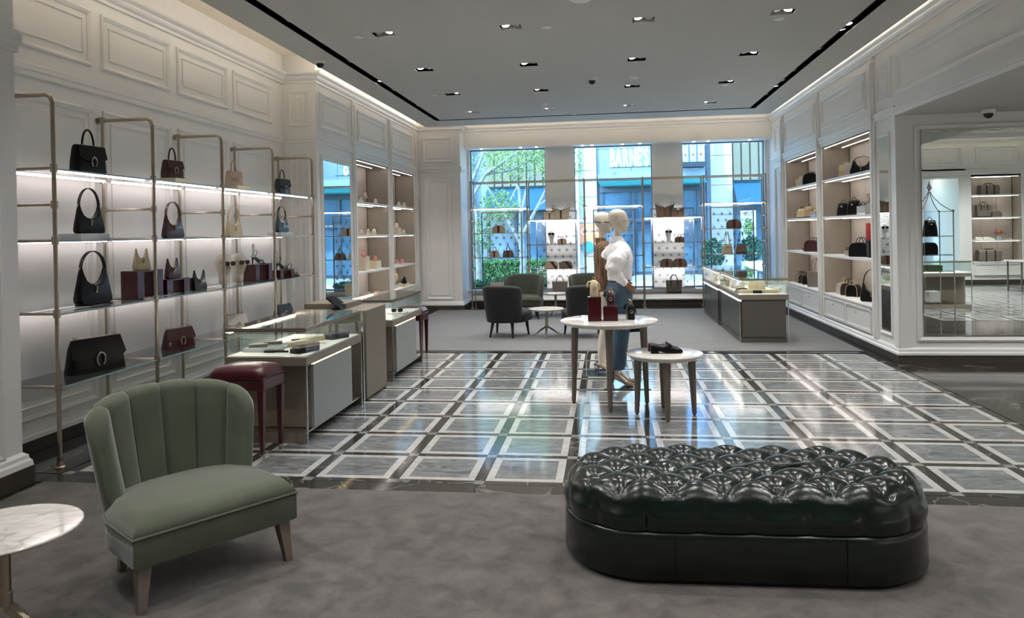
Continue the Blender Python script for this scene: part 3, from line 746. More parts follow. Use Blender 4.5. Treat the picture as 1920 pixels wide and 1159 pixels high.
# ------------------------------------------------------------------ glass display cases
def showcase(label, x0, x1, y0, y1, style, zt=.92, group='glass display cases'):
    t = thing('display_case', label, 'display case', ((x0+x1)/2, (y0+y1)/2, 0), 0, group)
    a, b = (x1-x0)/2, (y1-y0)/2; zd = .69; zb = .615
    MB().box(-a, -b, zb, a, b, zd-.006).build('deck_frame', SATIN, t, bev=.002)
    MB().box(-a+.015, -b+.015, zd-.006, a-.015, b-.015, zd).build('deck_lining', CREAM, t)
    m = MB(); r = .022
    for u0, v0, u1, v1 in ((-a, -b, a, -b+r), (-a, b-r, a, b), (-a, -b+r, -a+r, b-r), (a-r, -b+r, a, b-r)): m.box(u0, v0, zt-.035, u1, v1, zt-.006)
    m.build('top_frame', METAL, t)
    MB().box(-a+.002, -b+.002, zt-.006, a-.002, b-.002, zt).build('glass_top', GLASS, t)
    MB().box(-a+.02, -b+r, zt-.047, -a+.032, b-r, zt-.036).build('light_strip', CASEFILL, t)  # glowing strip added to lighten the dark case interior
    for u0, v0, u1, v1 in ((-a+.004, -b+.004, a-.004, -b+.010), (-a+.004, b-.010, a-.004, b-.004), (-a+.004, -b+.01, -a+.010, b-.01), (a-.010, -b+.01, a-.004, b-.01)):
        MB().box(u0, v0, zd, u1, v1, zt-.035).build('glass_pane', GLASS, t)
    for u in (-1, 1):
        for v in (-1, 1):
            p = .012
            MB().box(u*a-(p if u > 0 else 0)*1, v*b-(p if v > 0 else 0), 0 if style != 'right' else 0, u*a+(0 if u > 0 else p), v*b+(0 if v > 0 else p), zb).build('post', CHROME, t)
    if style == 'left':
        MB().box(-a+.05, -b+.15, .09, a-.03, b-.25, zb).build('cabinet_body', TAUPE, t)
        MB().box(a-.03, -b+.15, .085, a-.006, b-.26, zb-.012).build('side_panel', GREYLAQ, t, bev=.002)
        MB().box(a-.03, -b+.16, zb-.012, a-.008, b-.27, zb-.004).build('light_strip', emit('warm_glow_line', 'ffe39a', 3), t)
        m = MB().box(-a+.013, -b+.001, 0, a-.013, -b+.012, .085).box(-a+.013, b-.012, 0, a-.013, b-.001, .085).box(-a+.02, -b+.0121, .07, a-.02, b-.0121, .0849)
        m.build('base_plate', METAL, t)
    else:
        MB().box(-a+.02, -b+.02, .0, a-.02, b-.02, .07).build('base_plate', BRUSH, t)
        MB().box(-a+.035, -b+.03, .07, a-.035, b-.03, zb).build('cabinet_body', DKSTEEL, t)
        MB().box(-a+.04, -b+.012, .085, a-.04, -b+.03, zb-.02).build('end_panel', BRUSH, t, bev=.002)
        for q in range(2):
            d = MB().box(-a+.01, -b+.06+(2*b-.12)/2*q+.003, .085, -a+.035, -b+.06+(2*b-.12)/2*(q+1)-.003, zb-.03).build('door', DKSTEEL, t, bev=.002)
        MB().box(-a+.012, -b+.05, zb-.022, -a+.034, b-.05, zb-.012).build('light_strip', emit('white_glow_line', 'f4f0ea', 5), t)
    return t
showcase('glass display case holding wallets, nearest one on the left behind the stool', -3.07, -2.386, 5.59, 6.90, 'left')
showcase('glass display case holding sunglasses, behind the taupe desk on the left', -3.04, -2.39, 7.98, 9.25, 'left')
showcase('glass display case on the right, nearer one with a bronze end panel', 1.835, 2.51, 10.80, 12.64, 'right')
showcase('glass display case on the right, farther one next to the window rack', 1.815, 2.50, 12.76, 14.60, 'right')
# desk between the left cases
t = thing('cash_desk', 'taupe leather covered desk between the two left glass cases', 'desk', (-2.755, 7.36, 0))
MB().box(-.35, -.30, .02, .365, .36, .895).build('desk_body', TAUPE, t, bev=.004)
for sy in (-.355, .365):
    MB().box(.335, sy-.008, 0, .355, sy+.012, .90).build('post', CHROME, t); MB().box(-.34, sy-.008, 0, -.32, sy+.012, .9).build('post', CHROME, t)
MB().box(-.35, -.12, .895, .1, .36, .95).build('monitor_shelf', TAUPE, t, bev=.004)
MB().box(-.35, -.352, .0, .34, -.31, .06).build('plinth', CHROME, t)
t = thing('tablet', 'black tablet tilted on a stand on the taupe desk', 'tablet', (-2.72, 7.2, .897), R(90))
MB().box(-.12, -.008, 0, .12, .008, .19).build('screen_body', LENS, t, bev=.004, rot=(R(-52), 0, 0), loc=(0, -.06, .01))
MB().box(-.05, -.03, 0, .05, .05, .012).build('stand', BLACK, t)
# ------------------------------------------------------------------ tubular racks
CONN = MB().cyl((0, 0, -.028), (0, 0, .028), .0245, n=14).mesh('connector', METAL, 35)
def rack(label, horiz, poles, f, b, wall, zs, rails, bend, ledlev, lm=None):
    """poles: positions along the run; f,b: front/back pole coordinate; zs[i]: shelf heights of bay i"""
    P = (lambda s, d, z: (d, s, z)) if horiz == 'y' else (lambda s, d, z: (s, d, z))
    t = thing('tubular_shelf_rack', label, 'shelf rack', (0, 0, 0))
    def tb(name, path, r, par=t, n=10): return MB().tube([P(*p) for p in path], r, n).build(name, METAL, par, True)
    sgn = 1 if wall > b else -1
    for s in poles:
        c = .05*(1 if f > b else -1)
        if bend: tb('front_pole', [(s, f, .06), (s, f, 2.65), (s, f-c*.3, 2.69), (s, f-c, 2.71), (s, b, 2.71), (s, wall, 2.71)], .0155)
        else: tb('front_pole', [(s, f, .06), (s, f, 2.74)], .0155); tb('top_cross_rail', [(s, f, 2.71), (s, b, 2.71)], .011)
        tb('back_pole', [(s, b, .0), (s, b, 2.73)], .0135)
        x, y, _ = P(s, f, 0)
        MB().lathe([(.001, 0), (.036, 0), (.036, .008), (.026, .016), (.02, .05), (.021, .052), (.021, .085), (.001, .085)], x, y, 16).build('foot', METAL, t, 30)
        x, y, _ = P(s, b, 0); MB().lathe([(.001, 0), (.03, 0), (.028, .02), (.018, .05), (.001, .05)], x, y, 12).build('foot', METAL, t, 30)
        if bend:
            p = P(s, wall, 2.71); q = P(s, wall-sgn*.012, 2.71); MB().cyl(p, q, .03, n=14).build('wall_flange', METAL, t, 30)
        MB().cyl(P(s, b, 2.69), P(s, b, 2.74), .024).build('connector', METAL, t, 35)
        for z in rails(s):
            for d in (f, b): put(CONN, 'connector', t, P(s, d, z))
            tb('cross_rail', [(s, f, z), (s, b, z)], .011, n=8)
    if not bend:
        for d in (f, b): tb('top_rail', [(poles[0], d, 2.71), (poles[-1], d, 2.71)], .0125)
    for i in range(len(poles)-1):
        s0, s1 = poles[i]+.02, poles[i+1]-.02
        for z in zs[i]:
            a = P(s0, min(f, b)-.005, z-.010); c = P(s1, max(f, b)+.005, z)
            sh = MB().box(*[min(a[k], c[k]) for k in range(3)], *[max(a[k], c[k]) for k in range(3)]).build('glass_shelf', SHELFG, t)
            e = (f+.005*(1 if f > b else -1)); a = P(s0, e, z-.012); c = P(s1, e+.005*(1 if f > b else -1), z)
            MB().box(*[min(a[k], c[k]) for k in range(3)], *[max(a[k], c[k]) for k in range(3)]).build('glass_edge', EDGEG if bend else METAL, sh)
            if not bend:
                a = P(s0, b-.008, z-.014); c = P(s1, b+.004, z-.002)
                MB().box(*[min(a[k], c[k]) for k in range(3)], *[max(a[k], c[k]) for k in range(3)]).build('back_rail', METAL, sh)
            if z in ledlev(i):
                for d in ((f+(b-f)*.12, b-(b-f)*.1) if z > 1.7 else (b-(b-f)*.1,)):
                    a = P(s0+.03, d-.009, z-.019); c = P(s1-.03, d+.009, z-.0125)
                    MB().box(*[min(a[k], c[k]) for k in range(3)], *[max(a[k], c[k]) for k in range(3)]).build('light_strip', lm or (LEDR if z > 1.2 else LEDRL), t)
    return t
LEDR = emit('rack_led', 'fff0ee', 5.5); LEDRL = emit('rack_led_low', 'fff0ee', 5.5); LEDB = emit('window_rack_led', 'fff4f0', 9)
LP = [4.89, 6.075, 7.255, 8.44, 9.63]
ZL = [.584, 1.117, 1.65, 2.176]
rack('tall champagne metal pole rack with glass shelves of handbags along the left wall', 'y', LP, -3.975, -4.455, -4.5, [ZL]*4, lambda s: ZL+[1.911], True, lambda i: [2.176, 1.65, 1.117])
BP = [-2.905, -1.685, -.475, .745, 1.98, 3.215]
for x_ in (-1.08, 1.36):   # area lamps added to brighten the pillars behind the rack
    lamp('AREA', 'pillar_fill_beam', (x_, 15.86, 1.865), (R(52), 0, 0), energy=9, shape='RECTANGLE', size=1.0, size_y=.02, color=(1, .97, .95))
    lamp('AREA', 'pillar_fill_beam', (x_, 15.86, .825), (R(52), 0, 0), energy=3.5, shape='RECTANGLE', size=1.0, size_y=.02, color=(1, .97, .95))
ZO = [.30, 1.10, 1.625, 2.155]; ZE = [.30, .845, 1.36, 1.885]
rack('wide champagne metal pole rack with glass shelves of bags before the windows', 'x', BP, 15.6, 16.0, 16.12, [ZO, ZE, ZO, ZE, ZO], lambda s: sorted(ZO+ZE[1:]), False, lambda i: [2.155] if i in (0, 2, 4) else [1.885], LEDB)

# lattice screens with a star pattern in front of the windows
def lattice(x0, w=.90, z0=.37, z1=2.085, y=16.075):
    t = thing('lattice_screen', '', 'screen', (x0, y, z0), 0, 'star lattice screens before the windows')
    H = z1-z0
    m = MB(); b = .022
    m.box(0, -.011, 0, b, .011, H).box(w-b, -.011, 0, w, .011, H).box(0, -.011, H-b, w, .011, H).box(0, -.011, 0, w, .011, b)
    m.build('screen_frame', FACE, t)
    s = .165; hh = s*math.sqrt(3)/2; seg = set()
    def clip(p, q):
        for i, lo, hi in ((0, b, w-b), (1, b, H-b)):
            for (aa, bb) in ((p, q), (q, p)):
                for lim, cmp in ((lo, -1), (hi, 1)):
                    pass
        # Liang-Barsky
        t0, t1 = 0., 1.; dx, dz = q[0]-p[0], q[1]-p[1]
        for pp, qq in ((-dx, p[0]-b), (dx, w-b-p[0]), (-dz, p[1]-b), (dz, H-b-p[1])):
            if abs(pp) < 1e-9:
                if qq < 0: return None
            else:
                r = qq/pp
                if pp < 0: t0 = max(t0, r)
                else: t1 = min(t1, r)
        if t1-t0 < .02: return None
        return (p[0]+dx*t0, p[1]+dz*t0), (p[0]+dx*t1, p[1]+dz*t1)
    m = MB()
    def bar(p, q, wd=.006):
        c = clip(p, q)
        if not c: return
        (a, c0), (e, f0) = c; d = Vector((e-a, f0-c0)).normalized(); n = Vector((-d.y, d.x))*wd/2
        m.loft([[(a+n.x, -.003, c0+n.y), (a-n.x, -.003, c0-n.y), (a-n.x, .003, c0-n.y), (a+n.x, .003, c0+n.y)], [(e+n.x, -.003, f0+n.y), (e-n.x, -.003, f0-n.y), (e-n.x, .003, f0-n.y), (e+n.x, .003, f0+n.y)]])
    nodes = []
    for j in range(-1, int(H/hh)+2):
        for i in range(-2, int(w/s)+2):
            A = (i*s+(s/2 if j % 2 else 0), j*hh); nodes.append(A)
            Bp = (A[0]+s, A[1]); Cp = (A[0]+s/2, A[1]+hh); Dp = (A[0]-s/2, A[1]+hh)
            bar(A, Bp); bar(A, Cp); bar(A, Dp)
            for T in ((A, Bp, Cp), (A, Cp, Dp)):
                g_ = (sum(p[0] for p in T)/3, sum(p[1] for p in T)/3)
                for v in T: bar(v, g_, .0046)
    o = m.build('star_lattice', FACE, t); o['kind'] = 'stuff'
    m = MB()
    for A in nodes:
        if b+.01 < A[0] < w-b-.01 and b+.01 < A[1] < H-b-.01: m.cyl((A[0], -.005, A[1]), (A[0], .005, A[1]), .009, n=6)
    m.build('lattice_nodes', FACE, t)['kind'] = 'stuff'
    return t
la = lattice(-2.755)
lbl = ['grey star-pattern lattice screen at the left side of the left window', 'grey star-pattern lattice screen before the pillar left of the mannequins', 'grey star-pattern lattice screen behind the mannequins', 'grey star-pattern lattice screen before the pillar right of the mannequins', 'grey star-pattern lattice screen before the right window behind the backpacks']
la['label'] = lbl[0]
for i, x in enumerate((-1.545, -.305, .925, 2.16)): copy_tree(la, (x, 16.075, .37), 0, lbl[i+1])

# ------------------------------------------------------------------ pier mirrors
tag(t := MB().box(-4.022, 10.13, .33, -4.012, 11.22, 2.72).build('wall_mirror', MIRROR), 'tall narrow mirror on the left wall reflecting the windows beside the sneaker shelves', 'mirror')
frame(MB(), 'x', -4.02, 1, 10.07, 11.28, .27, 2.78, .055, .025).build('mirror_frame', PAINT, t)
tag(t := MB().box(3.402, 9.50, .33, 3.412, 9.81, 2.72).build('wall_mirror', MIRROR), 'slim upright mirror on the right wall between the shelves and the corner', 'mirror')
frame(MB(), 'x', 3.41, -1, 9.45, 9.86, .28, 2.77, .045, .022).build('mirror_frame', PAINT, t)
tag(t := MB().box(3.67, 9.238, .325, 5.6, 9.252, 2.745).build('wall_mirror', MIRROR), 'large wall mirror with a glinting edge at the far right, reflecting another sales hall', 'mirror')
frame(MB(), 'y', 9.25, -1, 3.60, 5.67, .255, 2.81, .06, .025).build('mirror_frame', PAINT, t)
m = MB()
for a in ((3.67, .325, 3.695, 2.745), (3.695, .325, 5.6, .345), (3.695, 2.725, 5.6, 2.745)):
    m.box(a[0], 9.230, a[1], a[2], 9.2385, a[3])
m.build('bevel_edge', MIRROR, t, bev=.006)
# ------------------------------------------------------------------ bags
def se(w, d, z, p=.35, n=24, cx=0, cy=0):
    o = []
    for i in range(n):
        a = 2*pi*i/n; c, s_ = cos(a), sin(a)
        o.append((cx+w/2*abs(c)**p*(1 if c > 0 else -1), cy+d/2*abs(s_)**p*(1 if s_ > 0 else -1), z))
    return o
def inflate(pts, d, steps=((-.5, .82), (-.42, .94), (-.2, 1), (.2, 1), (.42, .94), (.5, .82)), cz=None):
    cx = sum(p[0] for p in pts)/len(pts); cz = sum(p[1] for p in pts)/len(pts) if cz is None else cz
    return MB().loft([[(cx+(x-cx)*s, q*d, cz+(z-cz)*s) for x, z in pts] for q, s in steps])
def handle(t, mat, w, h, z, y=0, r=.007, n=14, name='handle', x=0, tilt=0):
    pts = [(x-w/2, y, z-.012)]+[(x+w/2*cos(pi-pi*i/n), y+tilt*sin(pi*i/n), z+h*sin(pi*i/n)) for i in range(n+1)]+[(x+w/2, y, z-.012)]
    return MB().tube(pts, r, 8).build(name, mat, t, True)
def clasp(t, mat, x, y, z, s=.03):
    pts = [(x+s*.45*cos(a), y, z+s*.7*sin(a)) for a in [R(-60+300*i/12-0) for i in range(13)]]
    pts = [(x+s*.5*cos(R(240-300*i/12)), y-.003, z+s*.75*sin(R(240-300*i/12))) for i in range(13)]
    return MB().tube(pts, s*.11, 6).build('clasp', mat, t, True)
def satchel(label, loc, rz, mat, w=.28, h=.2, d=.11, hh=.13, hw=SILVER, group=None, cat='handbag', trim=None):
    t = thing('handbag', label, cat, loc, rz, group)
    MB().loft([se(w*.97, d*.95, 0, .3), se(w, d, .01, .3), se(w*.99, d*.92, h*.4, .3), se(w*.93, d*.62, h*.93, .3), se(w*.9, d*.5, h, .4)]).build('body', mat, t, 45)
    fl = [(-w*.455, h*1.0), (-w*.48, h*.62), (-w*.47, h*.56), (0, h*.38), (w*.47, h*.56), (w*.48, h*.62), (w*.455, h*1.0)]
    yt, yb = -d*.27, -d*.45
    f = lambda x, z, o: (x, yt+(yb-yt)*(h-z)/(h*.5)-.004-o, z+.003)
    MB().loft([[f(x, z, 0) for x, z in fl], [f(x, z, .005) for x, z in fl]]).build('flap', mat, t, bev=.002)
    MB().loft([se(w*.9, d*.52, h), se(w*.88, d*.5, h+.006)]).build('top_edge', trim or mat, t, 40)
    if hh:
        hd = handle(t, mat, w*.40, hh, h+.006, 0, .008)
        for s in (-1, 1): MB().lathe([(.001, 0), (.01, 0), (.01, .014), (.001, .014)], s*w*.2, 0, 10).build('ring', hw, hd, loc=(0, 0, h))
    clasp(t, hw, 0, yb-.006, h*.45, .05*w/.28)
    return t
def flapbag(label, loc, rz, mat, w=.3, h=.2, d=.1, hw=SILVER, group=None, trim=None, chain=True):
    t = thing('shoulder_bag', label, 'handbag', loc, rz, group)
    MB().loft([se(w, d, 0, .25), se(w, d, .01, .25), se(w*.93, d*.6, h*.75, .3), se(w*.86, d*.22, h, .4)]).build('body', mat, t, 45)
    fl = [(-w*.44, h*1.0), (-w*.50, h*.48), (-w*.44, h*.40), (w*.44, h*.40), (w*.50, h*.48), (w*.44, h*1.0)]
    f = lambda x, z, o: (x, -d*.12-d*.28*(h-z)/(h*.6)-.006-o, z+.004)
    MB().loft([[f(x, z, 0) for x, z in fl], [f(x, z, .006) for x, z in fl]]).build('flap', mat, t, bev=.002)
    MB().loft([se(w*.88, d*.26, h), se(w*.86, d*.2, h+.008)]).build('top_edge', trim or hw, t, 40)
    clasp(t, hw, 0, -d*.44-.008, h*.36, .046*w/.3)
    if chain:
        m = MB()
        for s in (-1, 1):
            for k in range(4): m.ell((s*(w*.36+.012*(k % 2)), -.0+.008*k-.012, h+.012+.005*(k % 2)), (.011, .008, .006), 8, 5)
        m.build('chain', hw, t, True)['kind'] = 'stuff'
    return t
HOBO = [(-.42, 0), (.42, 0), (.485, .05), (.5, .16), (.48, .36), (.45, .58), (.42, .80), (.395, .99), (.345, .99), (.315, .82), (.24, .64), (.12, .55), (0, .53), (-.12, .55), (-.24, .64), (-.315, .82), (-.345, .99), (-.395, .99), (-.43, .80), (-.46, .55), (-.49, .3), (-.5, .14), (-.48, .05)]
def hobo(label, loc, rz, mat, w=.28, h=.26, d=.09, top=.12, hw=GOLD, group=None):
    t = thing('hobo_bag', label, 'handbag', loc, rz, group)
    pts = [(x*w, z*h) for x, z in HOBO]
    mb = inflate(pts, d*.85, ((-.5, .95), (-.38, .99), (.38, .99), (.5, .95)), cz=h*.3); mb.v = [(x, y*(1-.86*min(1, max(0, z/h))**1.1), z) for x, y, z in mb.v]
    b = mb.build('body', mat, t, 50)
    if top:
        n = 14; x0 = w*.37; pp = [(x0*cos(pi-pi*i/n), 0, h*.93+top*sin(pi*i/n)) for i in range(n+1)]
        rg = []
        for i, (x, y, z) in enumerate(pp):
            a = pi-pi*i/n; ux, uz = cos(a), sin(a); q = .003; wd = .013*w/.28
            rg.append([(x+ux*q, -wd, z+uz*q), (x+ux*q, wd, z+uz*q), (x-ux*q, wd, z-uz*q), (x-ux*q, -wd, z-uz*q)])
        s = MB().loft(rg).build('strap', mat, t, bev=.001)
        MB().tube([(-x0+.014*cos(R(30*i)), -.004, h*.96+.014*sin(R(30*i))) for i in range(12)], .0025, 6, closed=True).build('buckle', hw, s, True)
    m = MB(); y = -d*.30-.004
    m.tube([(.012*cos(R(30*i)), y, h*.5+.012*sin(R(30*i))) for i in range(12)], .0028, 6, closed=True)
    m.tube([(0, y, h*.46), (.006, y-.003, h*.42), (-.004, y-.003, h*.38), (0, y, h*.34)], .005, 6); m.ell((0, y, h*.32), (.009, .004, .011), 8, 5)
    m.build('hook_clasp', hw, t, True)
    return t
def tote(label, loc, rz, mat, w=.32, h=.26, d=.14, hh=.13, trim=BROWNL, stripe=False, group=None, front=False):
    t = thing('tote_bag', label, 'handbag', loc, rz, group)
    MB().loft([se(w*.86, d, 0, .25), se(w*.87, d, .008, .25), se(w*.95, d*.9, h*.6, .3), se(w, d*.8, h, .3)]).build('body', mat, t, 45)
    MB().loft([se(w*.87, d+.004, -.0, .25), se(w*.885, d+.005, h*.1, .25)]).build('base_trim', trim, t, 45)
    MB().loft([se(w*1.0, d*.8+.004, h-.008, .3), se(w*1.004, d*.8+.004, h+.003, .3)]).build('rim', trim, t, 45)
    for s in (-1, 1): handle(t, trim, w*.42, hh, h, s*d*.36, .006, tilt=0)
    for s in (-1, 1): MB().box(s*w*.21-.012, -d*.46-.004, h*.62, s*w*.21+.012, -d*.42, h).build('handle_tab', trim, t)
    if front:
        MB().tube([(w*.21*cos(pi+pi*i/12), -d*.5-.003, h*.62+h*.35*sin(pi+pi*i/12)) for i in range(13)], .004, 6).build('hanging_strap', trim, t, True)
    if stripe: MB().box(-w*.07, -d*.5-.004, .0, w*.07, -d*.40, h-.01).build('stripe', STRIPE, t)
    MB().ell((0, -d*.44, h*.86), (.012, .006, .012), 10, 6).build('stud', GOLD, t, True)
    return t
def boston(label, loc, rz, mat, w=.24, h=.16, d=.12, hh=.11, trim=BROWNL, stripe=True, group=None, strap=0):
    t = thing('boston_bag', label, 'handbag', loc, rz, group)
    pts = [(-w*.5, .01), (-w*.47, 0), (w*.47, 0), (w*.5, .01)]+[(w*.5*cos(pi*i/12)**1 if 0 else w*.5*(abs(cos(pi*i/12))**.6)*(1 if cos(pi*i/12) > 0 else -1), h*.45+h*.55*sin(pi*i/12)) for i in range(13)]
    MB().loft([[(x*s, y*d, z) for x, z in pts] for y, s in ((-.5, .97), (-.47, 1), (.47, 1), (.5, .97))]).build('body', mat, t, 50)
    m = MB()
    for y in (-.5, .5): m.tube([(x, y*d, z) for x, z in pts], .004, 6, closed=True)
    m.build('trim', trim, t, True)
    if hh:
        for s in (-1, 1): handle(t, trim, w*.36, hh, h*.98, s*d*.25, .0055)
    if stripe: MB().loft([[(x, y, z) for x, y, z in ((-w*.09, -d*.5-.004, .004), (w*.09, -d*.5-.004, .004), (w*.09, -d*.5-.004, h*.97), (-w*.09, -d*.5-.004, h*.97))], [(-w*.09, -d*.49, .004), (w*.09, -d*.49, .004), (w*.09, -d*.49, h*.97), (-w*.09, -d*.49, h*.97)]]).build('stripe', STRIPE, t)
    if strap:
        MB().tube([(-w*.48, -d*.2, h*.5), (-w*.40, -d*.55, h*.78), (0, -d*.58, h*.55), (w*.42, -d*.55, h*.34), (w*.5, -d*.1, h*.3)], .006, 6).build('strap', trim, t, True)
        MB().ell((w*.33, -d*.58, h*.45), (.01, .005, .01), 8, 5).build('buckle', GOLD, t, True)
    return t
def strapbag(label, loc, rz, mat, w=.17, h=.11, d=.08, trim=BROWNL, rise=.18, group=None):
    t = boston(label, loc, rz, mat, w, h, d, .05, trim, True, group)
    MB().tube([(-w*.48, 0, h*.6), (-w*.5, .0, h+.03), (-w*.25, .01, h+rise*.7), (.0, .01, h+rise), (.01, 0, h+rise*.97), (-w*.06, -.01, h+rise*.6), (w*.15, -.01, h+.03)], .004, 6).build('strap', trim, t, True)
    MB().tube([(w*.48, 0, h*.6), (w*.52, .0, h+.03), (w*.3, .01, h+rise*.6), (.12*w, .01, h+rise*.85)], .004, 6).build('strap', trim, t, True)
    return t
def slouch(label, loc, rz, mat, w=.3, h=.26, d=.1, trim=TAN, base=BROWNL, group=None, loops=True):
    t = thing('slouchy_tote', label, 'handbag', loc, rz, group)
    pts = [(-.46*w, 0), (.46*w, 0), (.47*w, .1*h), (.5*w, h), (.3*w, .86*h), (0, .72*h), (-.3*w, .86*h), (-.5*w, h), (-.47*w, .1*h)]
    inflate(pts, d, ((-.5, .9), (-.4, 1), (.4, 1), (.5, .9)), cz=h*.4).build('body', mat, t, 40)
    MB().loft([se(w*.93, d*.98, -.0, .3), se(w*.95, d*1.0, h*.13, .3)]).build('base_trim', base, t, 45)
    MB().box(-w*.05, -d*.52, .02, w*.05, -d*.44, h*.74).build('stripe', trim, t)
    if loops:
        for s in (-1, 1):
            MB().tube([(s*w*.02, -d*.5, h*.70), (s*w*.25, -d*.55, h*.9), (s*w*.42, -d*.3, h*1.12), (s*w*.5, 0, h*1.15), (s*w*.54, 0, h*.95), (s*w*.48, 0, h*.7)], .005, 6).build('strap', trim if trim is not TAN else BROWNL, t, True)
    return t
def backpack(label, loc, rz, mat, w=.2, h=.2, d=.12, trim=BROWNL, rise=.26, group=None, hw=GOLD):
    t = thing('backpack', label, 'backpack', loc, rz, group)
    MB().loft([se(w, d, 0, .35), se(w, d, .02, .35), se(w*.9, d*.95, h*.6, .4), se(w*.7, d*.75, h*.95, .5), se(w*.5, d*.5, h, .6)]).build('body', mat, t, 45)
    MB().loft([se(w*1.005, d*1.01, 0, .35), se(w*1.01, d*1.01, .025, .35)]).build('base_trim', trim, t, 45)
    MB().loft([se(w*.72, d*1.08, h*.62, .5), se(w*.78, d*1.12, h*.70, .5), se(w*.74, d*.9, h*.97, .5), se(w*.4, d*.5, h*1.04, .6)]).build('flap', mat, t, 50)
    MB().ell((0, -d*.56, h*.72), (.016, .008, .012), 10, 6).build('clasp', hw, t, True)
    if rise:
        for s in (-1, 1):
            MB().tube([(s*w*.30, .03, h*.8), (s*w*.22, .02, h+rise*.6), (s*w*.10, .01, h+rise), (s*w*.05, 0, h+rise*.98), (s*w*.12, -.01, h+rise*.5), (s*w*.18, -.01, h)], .006, 6).build('strap', trim, t, True)
    else: handle(t, trim, w*.3, .05, h, 0, .005)
    return t
def duffel(label, loc, rz, w=.46, h=.27, d=.24, hang=True):
    t = thing('duffel_bag', label, 'duffel bag', loc, rz, 'grey duffels in the mirrored cabinet')
    MB().loft([[(x, u*q, v*q+h/2) for u, v, _ in se(d, h, 0, .4)] for x, q in ((-w/2, .9), (-w/2+.02, 1), (w/2-.02, 1), (w/2, .9))]).build('body', CANVG, t, 45)
    for s in (-1, 1):
        MB().box(s*w*.2-.016, -d/2-.006, .0, s*w*.2+.016, -d/2+.01, h*.95).build('strap_band', BROWNL, t)
        handle(t, BROWNL, w*.4, .05 if hang else .03, h*.97, s*d*.22, .009)
    MB().box(-w/2-.003, -.03, h*.6, -w/2+.01, .03, h*.95).build('end_tab', BROWNL, t)
    return t
def riser(name, label, cx, cy, z, sx, sy, sz, mat, rz=0, group=None):
    return tag(MB().box(-sx/2, -sy/2, 0, sx/2, sy/2, sz).build(name, mat, bev=.003, loc=(cx, cy, z), rot=(0, 0, rz)), label, 'display block', group)
def glasses(t, w=.145, h=.045, z=0, y=0, mat=LENS, temple=.14, frame_mat=BLACK, round_=.8):
    g_ = MB()
    for s in (-1, 1):
        g_.loft([[(s*w*.26+w*.22*(abs(cos(a))**round_)*(1 if cos(a) > 0 else -1), y+q, z+h*.5*(abs(sin(a))**round_)*(1 if sin(a) > 0 else -1)) for a in [2*pi*i/16 for i in range(16)]] for q in (-.003, .003)])
    f = g_.build('lenses', mat, t, 40)
    m = MB().box(-w*.07, y-.003, z+h*.1, w*.07, y+.003, z+h*.3)
    for s in (-1, 1): m.tube([(s*w*.48, y, z+h*.3), (s*w*.5, y+temple*.3, z+h*.3), (s*w*.47, y+temple, z+h*.1)], .003, 6)
    m.build('temples', frame_mat, t)
    return f
def sunglasses(label, loc, rz=0, group=None, w=.145, mat=LENS, fm=BLACK):
    t = thing('sunglasses', label, 'sunglasses', loc, rz, group); glasses(t, w, .045, .024, 0, mat, .12, fm); return t
def display_head(label, loc, rz, mat=MANN, s=1., group=None):
    t = thing('eyewear_bust', label, 'display head', loc, rz, group)
    rg = [se(.10*s, .10*s, 0, .9), se(.10*s, .10*s, .08*s, .9), se(.10*s, .105*s, .12*s, .9), se(.135*s, .15*s, .17*s, .9), se(.165*s, .19*s, .23*s, .9), se(.17*s, .205*s, .27*s, .95), se(.155*s, .19*s, .31*s, 1), se(.11*s, .14*s, .338*s, 1), se(.04*s, .05*s, .35*s, 1)]
    MB().loft(rg).build('head_form', mat, t, 60, sub=1)
    MB().loft([[(.012*s, -.092*s, .20*s), (-.012*s, -.092*s, .20*s), (-.006*s, -.1*s, .25*s), (.006*s, -.1*s, .25*s)], [(.008*s, -.115*s, .205*s), (-.008*s, -.115*s, .205*s), (-.004*s, -.105*s, .25*s), (.004*s, -.105*s, .25*s)]]).build('nose', mat, t)
    return t

# ---- left rack, facing the room (rz 90)
RX = -4.19
Q = R(90)
z4, z3, z2, z1_ = 2.176, 1.65, 1.117, .584
satchel('black leather top-handle bag with horseshoe clasp on the top glass shelf, nearest', (RX, 5.535, z4), R(84), BLACKL, .30, .235, .12, .13)
def plinth_bag(label, y, z): return riser('display_block', label, RX, y, z, .2, .26, .055, BLOCK)
plinth_bag('low beige block under the burgundy top-handle bag on the top shelf', 6.73, z4); satchel('small burgundy top-handle bag on a low beige block on the top shelf', (RX, 6.71, z4+.055), R(80), REDL, .23, .17, .1, .12)
plinth_bag('low beige block under the dusty beige top-handle bag on the top shelf', 7.94, z4); satchel('small dusty beige top-handle bag on a low block on the top shelf', (RX, 7.90, z4+.055), R(78), PINKL, .21, .16, .1, .12)
satchel('black glossy top-handle bag at the far end of the top left shelf', (RX, 9.16, z4), R(80), TEALL, .25, .21, .12, .12)
riser('acrylic_block', 'clear acrylic block under the nearest black hobo bag', RX-.02, 5.50, z3, .20, .34, .052, ACRYL)
hobo('black slouchy hobo bag on a clear block on the second shelf, nearest', (RX, 5.53, z3+.052), R(84), BLACKL, .28, .235, .08, .15, SILVER)
hobo('burgundy hobo bag with metal hook clasp on the second shelf', (RX, 6.70, z3), R(84), REDL, .27, .24, .08, .13)
hobo('cream hobo bag with hook clasp on the second shelf', (RX, 7.88, z3), R(84), CREAML, .27, .24, .08, .13)
riser('acrylic_block', 'clear acrylic block under the far black hobo bag', RX-.02, 9.13, z3, .18, .36, .05, ACRYL)
hobo('black hobo bag on a clear block at the far end of the second shelf', (RX, 9.12, z3+.05), R(84), TEALL, .26, .23, .08, .12, SILVER)
